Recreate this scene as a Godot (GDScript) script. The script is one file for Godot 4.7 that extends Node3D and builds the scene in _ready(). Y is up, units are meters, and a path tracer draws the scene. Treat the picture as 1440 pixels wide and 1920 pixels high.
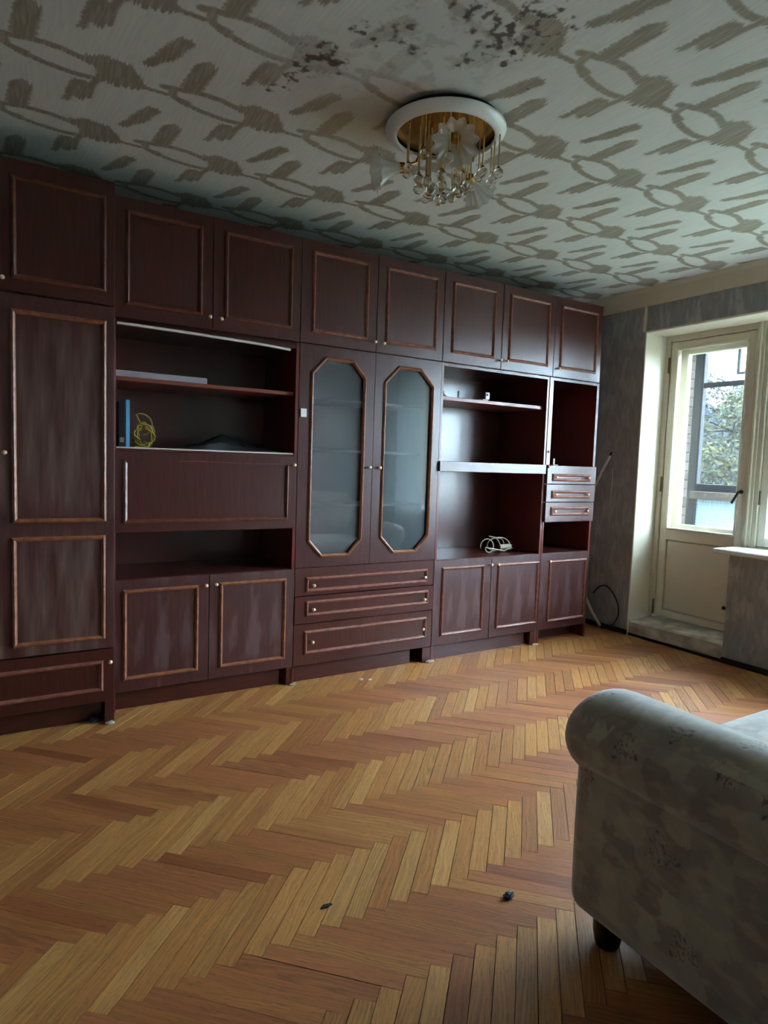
extends Node3D

# Room axes: x runs along the cabinet wall towards the window wall, y up, z out of the cabinets towards the viewer.
const CEIL := 2.46
const WX := 3.95
var bases := {}
var taken := {}
var rng := RandomNumberGenerator.new()
var M := {}
var uv2_from := Vector2.ZERO
var uv2_size := Vector2.ONE
var uv_shift := Vector2.ZERO

# ------------------------------------------------------------------ nodes
func numbered(called: String) -> String:
	var n: int = taken.get(called, 0)
	taken[called] = n + 1
	return called if n == 0 else "%s_%03d" % [called, n]

func thing(called: String, label: String, category: String, at: Vector3, group := "") -> Node3D:
	var o := Node3D.new()
	o.name = numbered(called)
	add_child(o, true)
	o.position = at
	bases[o] = at
	o.set_meta("label", label)
	if category != "":
		o.set_meta("category", category)
	if group != "":
		o.set_meta("group", group)
	return o

func setting(called: String, at := Vector3.ZERO, label := "") -> Node3D:
	var o := Node3D.new()
	o.name = called
	add_child(o, true)
	o.position = at
	bases[o] = at
	o.set_meta("kind", "structure")
	if label != "":
		o.set_meta("label", label)
	return o

func begin() -> SurfaceTool:
	var st := SurfaceTool.new()
	st.begin(Mesh.PRIMITIVE_TRIANGLES)
	return st

# a part: its vertices are given in room coordinates, its parent says where its own origin lies
func part(parent: Node3D, called: String, st: SurfaceTool, m: Material, label := "") -> MeshInstance3D:
	var o := MeshInstance3D.new()
	o.name = called
	o.mesh = st.commit()
	o.material_override = m
	parent.add_child(o, true)
	if bases.has(parent):
		o.position = -bases[parent]
	if label != "":
		o.set_meta("label", label)
	return o

func single(called: String, st: SurfaceTool, m: Material, label: String, category: String, group := "") -> MeshInstance3D:
	var o := MeshInstance3D.new()
	o.name = numbered(called)
	var mesh := st.commit()
	var box := mesh.get_aabb()
	var at := Vector3(box.get_center().x, box.position.y, box.get_center().z)
	var again := SurfaceTool.new()
	again.begin(Mesh.PRIMITIVE_TRIANGLES)
	again.append_from(mesh, 0, Transform3D(Basis(), -at))
	o.mesh = again.commit()
	o.material_override = m
	o.position = at
	add_child(o, true)
	o.set_meta("label", label)
	o.set_meta("category", category)
	if group != "":
		o.set_meta("group", group)
	return o

# ------------------------------------------------------------------ shapes
func uv_of(p: Vector3, n: Vector3) -> Vector2:
	var a := n.abs()
	if a.x >= a.y and a.x >= a.z:
		return Vector2(p.z, p.y)
	if a.y >= a.z:
		return Vector2(p.x, p.z)
	return Vector2(p.x, p.y)

func vert(st: SurfaceTool, p: Vector3, n: Vector3, flat: Vector3) -> void:
	var uv := uv_of(p, flat)
	st.set_normal(n)
	st.set_uv(uv + uv_shift)
	st.set_uv2((uv - uv2_from) / uv2_size)
	st.add_vertex(p)

func tri(st: SurfaceTool, a: Vector3, b: Vector3, c: Vector3, out: Vector3) -> void:
	var n := (b - a).cross(c - a)
	if n.length() < 1e-14:
		return
	n = n.normalized()
	if n.dot(out) > 0.0:
		vert(st, a, n, n); vert(st, c, n, n); vert(st, b, n, n)
	else:
		n = -n
		vert(st, a, n, n); vert(st, b, n, n); vert(st, c, n, n)

func quad(st: SurfaceTool, a: Vector3, b: Vector3, c: Vector3, d: Vector3, out: Vector3) -> void:
	tri(st, a, b, c, out)
	tri(st, a, c, d, out)

func smooth_tri(st: SurfaceTool, p: Array, n: Array) -> void:
	var g: Vector3 = (p[1] - p[0]).cross(p[2] - p[0])
	if g.length() < 1e-14:
		return
	var want: Vector3 = n[0] + n[1] + n[2]
	var order := [0, 2, 1] if g.dot(want) > 0.0 else [0, 1, 2]
	for k in order:
		vert(st, p[k], n[k], want)

func smooth_quad(st: SurfaceTool, p: Array, n: Array) -> void:
	smooth_tri(st, [p[0], p[1], p[2]], [n[0], n[1], n[2]])
	smooth_tri(st, [p[0], p[2], p[3]], [n[0], n[2], n[3]])

func box(st: SurfaceTool, lo: Vector3, hi: Vector3, b := 0.0015) -> void:
	var l := lo
	var h := hi
	b = minf(b, 0.45 * minf(h.x - l.x, minf(h.y - l.y, h.z - l.z)))
	for a in 3:
		var a1 := (a + 1) % 3
		var a2 := (a + 2) % 3
		for s in 2:
			var out := Vector3.ZERO
			out[a] = 1.0 if s else -1.0
			var q := []
			for k in [[0, 0], [1, 0], [1, 1], [0, 1]]:
				var p := Vector3.ZERO
				p[a] = h[a] if s else l[a]
				p[a1] = h[a1] - b if k[0] else l[a1] + b
				p[a2] = h[a2] - b if k[1] else l[a2] + b
				q.append(p)
			quad(st, q[0], q[1], q[2], q[3], out)
	if b <= 0.0:
		return
	for a in 3:   # twelve chamfers, each along axis a
		var a1 := (a + 1) % 3
		var a2 := (a + 2) % 3
		for s1 in 2:
			for s2 in 2:
				var p := Vector3.ZERO
				var q := Vector3.ZERO
				p[a1] = h[a1] if s1 else l[a1]
				p[a2] = h[a2] - b if s2 else l[a2] + b
				q[a1] = h[a1] - b if s1 else l[a1] + b
				q[a2] = h[a2] if s2 else l[a2]
				var p2 := p
				var q2 := q
				p[a] = l[a] + b; q[a] = l[a] + b
				p2[a] = h[a] - b; q2[a] = h[a] - b
				var out := Vector3.ZERO
				out[a1] = 1.0 if s1 else -1.0
				out[a2] = 1.0 if s2 else -1.0
				quad(st, p, p2, q2, q, out)
	for sx in 2:
		for sy in 2:
			for sz in 2:
				var c := Vector3(h.x if sx else l.x, h.y if sy else l.y, h.z if sz else l.z)
				var i := Vector3(-b if sx else b, -b if sy else b, -b if sz else b)
				tri(st, c + Vector3(0, i.y, i.z), c + Vector3(i.x, 0, i.z), c + Vector3(i.x, i.y, 0), -i)

func rounded(st: SurfaceTool, lo: Vector3, hi: Vector3, r: float, n := 14, puff := 0.0) -> void:
	var c := (lo + hi) / 2.0
	var half := (hi - lo) / 2.0
	for a in 3:
		var a1 := (a + 1) % 3
		var a2 := (a + 2) % 3
		for s in [-1.0, 1.0]:
			var pts := []
			for i in n + 1:
				var row := []
				for j in n + 1:
					var u := sin((float(i) / n - 0.5) * PI * 0.98) / sin(0.49 * PI)
					var v := sin((float(j) / n - 0.5) * PI * 0.98) / sin(0.49 * PI)
					var p := Vector3.ZERO
					p[a] = half[a] * s
					p[a1] = half[a1] * u
					p[a2] = half[a2] * v
					var inner := Vector3(clampf(p.x, -half.x + r, half.x - r), clampf(p.y, -half.y + r, half.y - r), clampf(p.z, -half.z + r, half.z - r))
					var dir := (p - inner).normalized()
					var q := inner + dir * r
					q[a] += s * puff * (1.0 - u * u) * (1.0 - v * v)
					var nn := dir
					nn[a1] += 2.0 * puff * u * (1.0 - v * v) / half[a1]
					nn[a2] += 2.0 * puff * v * (1.0 - u * u) / half[a2]
					row.append([c + q, nn.normalized()])
				pts.append(row)
			for i in n:
				for j in n:
					var k := [pts[i][j], pts[i + 1][j], pts[i + 1][j + 1], pts[i][j + 1]]
					smooth_quad(st, [k[0][0], k[1][0], k[2][0], k[3][0]], [k[0][1], k[1][1], k[2][1], k[3][1]])

func tube(st: SurfaceTool, pts: Array, r: float, seg := 8, r_end := -1.0) -> void:
	var n := pts.size()
	var side := Vector3.ZERO
	var rings := []
	for k in n:
		var d: Vector3 = (pts[mini(k + 1, n - 1)] - pts[maxi(k - 1, 0)]).normalized()
		if k == 0:
			side = d.cross(Vector3(0.31, 0.87, 0.13)).normalized()
		side = (side - d * d.dot(side)).normalized()
		var up := d.cross(side)
		var rr := r if r_end < 0.0 else lerpf(r, r_end, float(k) / (n - 1))
		var ring := []
		for i in seg + 1:
			var t := TAU * i / seg
			var nn := side * cos(t) + up * sin(t)
			ring.append([pts[k] + nn * rr, nn])
		rings.append(ring)
	for k in n - 1:
		for i in seg:
			var q := [rings[k][i], rings[k][i + 1], rings[k + 1][i + 1], rings[k + 1][i]]
			smooth_quad(st, [q[0][0], q[1][0], q[2][0], q[3][0]], [q[0][1], q[1][1], q[2][1], q[3][1]])
	for e in 2:
		var ring: Array = rings[0] if e == 0 else rings[n - 1]
		var mid: Vector3 = pts[0] if e == 0 else pts[n - 1]
		var out: Vector3 = mid - (pts[1] if e == 0 else pts[n - 2])
		for i in seg:
			tri(st, mid, ring[i][0], ring[i + 1][0], out)

# profile of (radius, height) turned round the y axis of xf
func lathe(st: SurfaceTool, prof: Array, seg: int, xf: Transform3D, flute := 0.0, flutes := 0) -> void:
	var n := prof.size()
	var nor := []
	for k in n - 1:
		var d: Vector2 = prof[k + 1] - prof[k]
		nor.append(Vector2(d.y, -d.x).normalized())
	var at := func(k: int, t: float) -> Vector3:
		var r: float = prof[k].x * (1.0 + flute * cos(flutes * t) * float(k) / (n - 1))
		return xf * Vector3(r * cos(t), prof[k].y, r * sin(t))
	for k in n - 1:
		var n0: Vector2 = nor[k]
		var n1: Vector2 = nor[k]
		if k > 0 and n0.dot(nor[k - 1]) > 0.5:
			n0 = (n0 + nor[k - 1]).normalized()
		if k < n - 2 and n1.dot(nor[k + 1]) > 0.5:
			n1 = (n1 + nor[k + 1]).normalized()
		for i in seg:
			var t0 := TAU * i / seg
			var t1 := TAU * (i + 1) / seg
			var b := xf.basis
			if flutes > 0:
				var pa: Vector3 = at.call(k, t0)
				var pb: Vector3 = at.call(k + 1, t0)
				var pc: Vector3 = at.call(k + 1, t1)
				var pd: Vector3 = at.call(k, t1)
				quad(st, pa, pb, pc, pd, b * Vector3(nor[k].x * cos(t0), nor[k].y, nor[k].x * sin(t0)))
			else:
				smooth_quad(st, [at.call(k, t0), at.call(k + 1, t0), at.call(k + 1, t1), at.call(k, t1)],
					[b * Vector3(n0.x * cos(t0), n0.y, n0.x * sin(t0)), b * Vector3(n1.x * cos(t0), n1.y, n1.x * sin(t0)), b * Vector3(n1.x * cos(t1), n1.y, n1.x * sin(t1)), b * Vector3(n0.x * cos(t1), n0.y, n0.x * sin(t1))])

func ball(st: SurfaceTool, c: Vector3, r: float, seg := 10, tall := 1.0) -> void:
	var prof := []
	var k := seg / 2
	for i in k + 1:
		var t := -PI / 2 + PI * i / k
		prof.append(Vector2(maxf(r * cos(t), 1e-5), r * sin(t) * tall))
	lathe(st, prof, seg, Transform3D(Basis(), c))

# polygon in the x-y plane pushed from z0 to z1
func prism(st: SurfaceTool, poly: PackedVector2Array, z0: float, z1: float) -> void:
	var idx := Geometry2D.triangulate_polygon(poly)
	for k in range(0, idx.size(), 3):
		var a := poly[idx[k]]
		var b := poly[idx[k + 1]]
		var c := poly[idx[k + 2]]
		tri(st, Vector3(a.x, a.y, z1), Vector3(b.x, b.y, z1), Vector3(c.x, c.y, z1), Vector3.BACK)
		tri(st, Vector3(a.x, a.y, z0), Vector3(b.x, b.y, z0), Vector3(c.x, c.y, z0), Vector3.FORWARD)
	var way := -1.0 if Geometry2D.is_polygon_clockwise(poly) else 1.0
	for k in poly.size():
		var a := poly[k]
		var b := poly[(k + 1) % poly.size()]
		var out := Vector3((b - a).y, -(b - a).x, 0) * way
		quad(st, Vector3(a.x, a.y, z0), Vector3(b.x, b.y, z0), Vector3(b.x, b.y, z1), Vector3(a.x, a.y, z1), out)

# a moulding laid round a closed outline (counter-clockwise) on the face at z; profile of (inwards, up)
func moulding(st: SurfaceTool, poly: Array, prof: Array, z: float, only := []) -> void:
	var n := poly.size()
	var inset := func(k: int, d: float) -> Vector2:
		var p: Vector2 = poly[k]
		var e0: Vector2 = (p - poly[(k + n - 1) % n]).normalized()
		var e1: Vector2 = (poly[(k + 1) % n] - p).normalized()
		var n0 := Vector2(-e0.y, e0.x)
		var n1 := Vector2(-e1.y, e1.x)
		return p + (n0 + n1) * (d / (1.0 + n0.dot(n1)))
	for k in n:
		if only.size() > 0 and not k in only:
			continue
		var e: Vector2 = (poly[(k + 1) % n] - poly[k]).normalized()
		for j in prof.size() - 1:
			var a: Vector2 = inset.call(k, prof[j].x)
			var b: Vector2 = inset.call((k + 1) % n, prof[j].x)
			var c: Vector2 = inset.call((k + 1) % n, prof[j + 1].x)
			var d: Vector2 = inset.call(k, prof[j + 1].x)
			var dd: Vector2 = prof[j + 1] - prof[j]
			var out := Vector3(-e.y * -dd.y, e.x * -dd.y, dd.x)
			quad(st, Vector3(a.x, a.y, z + prof[j].y), Vector3(b.x, b.y, z + prof[j].y), Vector3(c.x, c.y, z + prof[j + 1].y), Vector3(d.x, d.y, z + prof[j + 1].y), out)

func rect(x0: float, x1: float, y0: float, y1: float) -> Array:
	return [Vector2(x0, y0), Vector2(x1, y0), Vector2(x1, y1), Vector2(x0, y1)]

func octagon(x0: float, x1: float, y0: float, y1: float, cx: float, cy: float) -> Array:
	return [Vector2(x0 + cx, y0), Vector2(x1 - cx, y0), Vector2(x1, y0 + cy), Vector2(x1, y1 - cy), Vector2(x1 - cx, y1), Vector2(x0 + cx, y1), Vector2(x0, y1 - cy), Vector2(x0, y0 + cy)]

# ------------------------------------------------------------------ materials
func mat(color: Color, rough: float, metal := 0.0) -> StandardMaterial3D:
	var m := StandardMaterial3D.new()
	m.albedo_color = color
	m.roughness = rough
	m.metallic = metal
	return m

func noise(sd: int, freq: float, oct := 4) -> FastNoiseLite:
	var n := FastNoiseLite.new()
	n.seed = sd
	n.noise_type = FastNoiseLite.TYPE_SIMPLEX_SMOOTH
	n.frequency = freq
	n.fractal_octaves = oct
	return n

func noise_tex(sd: int, freq: float, lo: Color, hi: Color, size := 512, oct := 4) -> NoiseTexture2D:
	var t := NoiseTexture2D.new()
	t.width = size
	t.height = size
	t.seamless = true
	t.noise = noise(sd, freq, oct)
	var g := Gradient.new()
	g.set_color(0, lo)
	g.set_color(1, hi)
	t.color_ramp = g
	return t

func image_tex(w: int, h: int, f: Callable) -> ImageTexture:
	var data := PackedByteArray()
	data.resize(w * h * 4)
	var k := 0
	for y in h:
		for x in w:
			var c: Color = f.call(x, y)
			data[k] = int(clampf(c.r, 0, 1) * 255.0)
			data[k + 1] = int(clampf(c.g, 0, 1) * 255.0)
			data[k + 2] = int(clampf(c.b, 0, 1) * 255.0)
			data[k + 3] = int(clampf(c.a, 0, 1) * 255.0)
			k += 4
	return ImageTexture.create_from_image(Image.create_from_data(w, h, false, Image.FORMAT_RGBA8, data))

func glass(alpha: float, tint := Color(0.8, 0.85, 0.85)) -> StandardMaterial3D:
	var m := mat(Color(tint, alpha), 0.02)
	m.transparency = BaseMaterial3D.TRANSPARENCY_ALPHA
	return m

func make_materials() -> void:
	var grain := noise_tex(3, 0.02, Color(0.72, 0.68, 0.66), Color(1, 1, 1))
	for k in ["mahogany", "mahogany_across", "mahogany_red", "worn_lower"]:
		var m := mat(Color(0.295, 0.107, 0.085), 0.3)
		m.albedo_texture = grain
		m.uv1_scale = Vector3(0.45, 6, 1) if k == "mahogany_across" else Vector3(6, 0.45, 1)
		m.metallic_specular = 0.58
		M[k] = m
	M.mahogany_red.albedo_color = Color(0.43, 0.135, 0.095)
	# scuffed, cloudy patches rubbed into the lacquer of the lower doors
	var n1 := noise(11, 1.0, 4)
	var n2 := noise(12, 1.0, 3)
	var scuff := image_tex(192, 256, func(x: int, y: int) -> Color:
		var u := x / 192.0
		var v := y / 256.0
		var edge := clampf(minf(minf(u, 1 - u), minf(v, 1 - v)) * 9.0, 0, 1)
		var a := n1.get_noise_2d(u * 5.0, v * 1.6) * 0.5 + 0.5
		var b := n2.get_noise_2d(u * 16.0, v * 3.0) * 0.5 + 0.5
		return Color(0.56, 0.47, 0.41, edge * clampf((a - 0.30) * 0.8, 0, 0.40) * (0.3 + b)))
	var n3 := noise(21, 1.0, 4)
	var smear := image_tex(192, 256, func(x: int, y: int) -> Color:
		var u := x / 192.0
		var v := y / 256.0
		var edge := clampf(minf(minf(u, 1 - u), minf(v, 1 - v)) * 9.0, 0, 1)
		var a := n3.get_noise_2d(u * 3.5, v * 1.1) * 0.5 + 0.5
		return Color(0.52, 0.42, 0.42, edge * clampf((a - 0.50) * 1.1, 0, 0.25)))
	M.worn_upper = M.mahogany.duplicate()
	for pair in [[M.worn_upper, scuff], [M.worn_lower, smear]]:
		var m: StandardMaterial3D = pair[0]
		m.detail_enabled = true
		m.detail_albedo = pair[1]
		m.detail_uv_layer = BaseMaterial3D.DETAIL_UV_2
		m.roughness = 0.42
	M.lining = mat(Color(0.30, 0.135, 0.12), 0.24)
	M.lining.metallic_specular = 0.6
	var rub := noise_tex(31, 0.03, Color(0.7, 0.62, 0.58), Color(1, 1, 1), 256)
	for pair in [["trim_worn", Color(0.62, 0.39, 0.26)], ["trim_dark", Color(0.45, 0.25, 0.18)], ["trim_rose", Color(0.58, 0.36, 0.29)], ["trim_pale", Color(0.62, 0.56, 0.55)]]:
		var m := mat(pair[1], 0.4)
		m.albedo_texture = rub
		m.uv1_scale = Vector3(2.5, 2.5, 1)
		M[pair[0]] = m
	M.shelf_front = mat(Color(0.48, 0.24, 0.17), 0.35)
	M.knob = mat(Color(0.93, 0.83, 0.68), 0.3, 0.45)
	M.brass = mat(Color(0.74, 0.53, 0.22), 0.25, 1.0)
	M.steel = mat(Color(0.75, 0.73, 0.72), 0.25, 0.9)
	M.white_plastic = mat(Color(0.83, 0.81, 0.79), 0.45)
	M.edge_white = mat(Color(0.78, 0.72, 0.66), 0.6)
	M.black = mat(Color(0.05, 0.05, 0.055), 0.55)
	M.plaster = mat(Color(0.86, 0.85, 0.82), 0.9)
	M.paint = mat(Color(0.87, 0.835, 0.75), 0.45)
	M.paint_old = mat(Color(0.80, 0.76, 0.66), 0.5)
	M.dirt = mat(Color(0.13, 0.085, 0.07), 0.8)
	M.foot = mat(Color(0.66, 0.60, 0.55), 0.8)
	# concrete step: pale with scuffs
	M.concrete = mat(Color(0.92, 0.90, 0.84), 0.85)
	M.concrete.albedo_texture = noise_tex(41, 0.012, Color(0.62, 0.6, 0.57), Color(1, 1, 1), 256)
	M.concrete.uv1_scale = Vector3(1.6, 1.6, 1)
	# grey backing paper left on the wall after the wallpaper came off: mottled, with paler torn blotches
	var w1 := noise(51, 1.0, 4)
	var w2 := noise(52, 1.0, 3)
	var w3 := noise(53, 1.0, 2)
	M.wallpaper = mat(Color.WHITE, 0.92)
	M.wallpaper.albedo_texture = image_tex(512, 512, func(x: int, y: int) -> Color:
		var u := x / 512.0
		var v := y / 512.0
		var f := sin(u * PI) * sin(v * PI)
		var a := w1.get_noise_2d(u * 9.0, v * 5.0)
		var b := w2.get_noise_2d(u * 26.0, v * 9.0)
		var c := w3.get_noise_2d(u * 160.0, v * 12.0)
		var light := clampf((a + 0.35 * b - 0.02) * 2.2, 0, 1) * (0.4 + 0.6 * f)
		var g := 0.595 + 0.05 * b + 0.02 * c
		return Color(g * 0.985, g * 0.99, g * 0.98).lerp(Color(0.72, 0.71, 0.69), light * 0.95))
	M.wallpaper.uv1_scale = Vector3(0.9, 0.75, 1)
	M.sheer = mat(Color(0.9, 0.92, 0.92), 0.9)
	M.sheer.backlight_enabled = true
	M.sheer.backlight = Color(0.85, 0.87, 0.87)

# ------------------------------------------------------------------ the ceiling paper
func seg_dist(p: Vector2, pts: Array) -> float:
	var best := 9.0
	for k in pts.size() - 1:
		best = minf(best, p.distance_to(Geometry2D.get_closest_point_to_segment(p, pts[k], pts[k + 1])))
	return best

func make_ceiling_material() -> void:
	# one repeat of the printed motif: brushed taupe strokes on off-white
	var lines := [
		[[Vector2(-0.17, 0.05), Vector2(-0.30, 0.085), Vector2(-0.42, 0.085), Vector2(-0.52, 0.06), Vector2(-0.66, 0.02)], 0.022],
		[[Vector2(-0.60, 0.02), Vector2(-0.585, -0.07), Vector2(-0.48, -0.13), Vector2(-0.36, -0.165), Vector2(-0.20, -0.185), Vector2(-0.04, -0.16)], 0.02],
		[[Vector2(0.2, -0.08), Vector2(0.42, -0.07), Vector2(0.53, -0.10)], 0.012],
		[[Vector2(-0.05, -0.16), Vector2(-0.075, -0.27), Vector2(-0.08, -0.46)], 0.016],
	]
	var strokes := [
		[[Vector2(-0.50, 0.13), Vector2(-0.49, 0.26), Vector2(-0.48, 0.42)], 0.062],
		[[Vector2(-0.14, -0.30), Vector2(-0.155, -0.47)], 0.058],
		[[Vector2(-0.18, -0.45), Vector2(-0.21, -0.60)], 0.016],
		[[Vector2(0.20, 0.26), Vector2(0.255, 0.37)], 0.03],
		[[Vector2(0.27, 0.40), Vector2(0.31, 0.53), Vector2(0.34, 0.62)], 0.05],
	]
	var block := PackedVector2Array([Vector2(-0.2, 0.05), Vector2(-0.05, 0.16), Vector2(0.11, 0.14), Vector2(0.19, 0.02), Vector2(0.25, -0.1), Vector2(0.10, -0.16), Vector2(-0.05, -0.17), Vector2(-0.07, -0.02)])
	var closed := Array(block)
	closed.append(block[0])
	var n1 := noise(61, 1.0, 2)
	var n2 := noise(62, 1.0, 2)
	var S := 448
	var paper := image_tex(S, S, func(x: int, y: int) -> Color:
		var p := Vector2(x / float(S) - 0.5, y / float(S) - 0.5)
		var cu := cos(p.x * TAU)
		var su := sin(p.x * TAU)
		var cv := cos(p.y * TAU)
		var sv := sin(p.y * TAU)
		var fine := n1.get_noise_3d(cu * 7.0 + cv * 0.6, su * 7.0 + sv * 0.6, cv * 0.5)
		var q := p + Vector2(0.0, 0.045 * fine) + Vector2(0.012 * n2.get_noise_3d(cv * 7.0, sv * 7.0, cu), 0)
		var d := 1.0
		for dx in [-1, 0, 1]:
			for dy in [-1, 0, 1]:
				var r := q + Vector2(dx, dy)
				if r.x < -0.75 or r.x > 0.62 or r.y < -0.72 or r.y > 0.75:
					continue
				for s in strokes:
					d = minf(d, seg_dist(r, s[0]) - s[1])
				var calm := r - (q - p) * 0.75
				for s in lines:
					d = minf(d, seg_dist(calm, s[0]) - s[1])
				var e := seg_dist(r, closed)
				d = minf(d, -e if Geometry2D.is_point_in_polygon(r, block) else e)
		var ink := smoothstep(0.022, -0.004, d) * (0.92 + 0.4 * fine)
		var base := 0.815 + 0.03 * fine
		return Color(base, base, base * 0.975).lerp(Color(0.575, 0.535, 0.475), clampf(ink, 0, 1)))
	var m := mat(Color.WHITE, 0.85)
	m.albedo_texture = paper
	# damp damage: black and rusty mould, paper washed out and peeling, yellow tide marks. Region x 0..2, z 0.2..2.2
	var spots := [[0.84, 0.71, 0.05, 0.9], [0.86, 0.88, 0.07, 0.9], [0.87, 1.02, 0.06, 1.1], [0.885, 0.95, 0.05, 0.9], [0.90, 1.13, 0.08, 1.15], [0.96, 1.13, 0.07, 1.0], [0.98, 1.32, 0.08, 0.8], [1.06, 1.37, 0.08, 0.8], [1.12, 1.34, 0.06, 0.7],
		[1.15, 1.55, 0.09, 0.8], [1.22, 1.57, 0.10, 0.9], [1.30, 1.52, 0.09, 1.1], [1.37, 1.48, 0.08, 1.15], [1.40, 1.56, 0.09, 1.1], [1.34, 1.66, 0.10, 1.0], [1.46, 1.64, 0.08, 0.7], [1.54, 1.38, 0.05, 0.75], [1.29, 1.36, 0.06, 0.75], [1.0, 1.5, 0.09, 0.6]]
	var a1 := noise(71, 1.0, 4)
	var a2 := noise(72, 1.0, 3)
	var a3 := noise(73, 1.0, 3)
	var D := 640
	var damage := image_tex(D, D, func(x: int, y: int) -> Color:
		var p := Vector2(2.0 * x / D, 0.2 + 2.0 * y / D)
		var wob := p + Vector2(a2.get_noise_2d(p.x * 9.0, p.y * 9.0), a3.get_noise_2d(p.x * 9.0, p.y * 9.0)) * 0.05
		var f := 0.0
		for s in spots:
			var r: float = wob.distance_squared_to(Vector2(s[0], s[1])) / (s[2] * s[2])
			if r < 6.0:
				f = maxf(f, s[3] * exp(-r))
		var g := a1.get_noise_2d(p.x * 21.0, p.y * 21.0)
		var mould := smoothstep(0.0, 0.42, f * (0.55 + g) - 0.33 + 0.10 * g)
		var washed := smoothstep(0.34, 0.12, wob.distance_to(Vector2(1.2, 1.36))) * 0.75
		washed = maxf(washed, smoothstep(0.30, 0.1, wob.distance_to(Vector2(0.95, 1.15))) * 0.55)
		var tide := smoothstep(0.36, 0.05, wob.distance_to(Vector2(1.22, 0.86))) * 0.55
		var c := Color(0.76, 0.77, 0.755)
		var al := washed
		var grey := smoothstep(0.05, 0.4, a3.get_noise_2d(p.x * 11.0, p.y * 11.0)) * washed
		c = c.lerp(Color(0.55, 0.55, 0.53), grey * 0.6)
		if tide > al:
			c = c.lerp(Color(0.66, 0.61, 0.47), clampf((tide - al) * 3.0, 0, 1))
			al = tide
		var rust := clampf(a2.get_noise_2d(p.x * 6.0, p.y * 6.0) + 0.5, 0, 1)
		c = c.lerp(Color(0.34, 0.325, 0.31).lerp(Color(0.33, 0.225, 0.20), rust), mould)
		al = maxf(al, mould * 0.93)
		var rim := clampf(minf(minf(x, D - 1 - x), minf(y, D - 1 - y)) / 12.0, 0, 1)
		return Color(c.r, c.g, c.b, al * rim))
	m.detail_enabled = true
	m.detail_albedo = damage
	m.detail_uv_layer = BaseMaterial3D.DETAIL_UV_2
	M.ceiling = m

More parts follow.
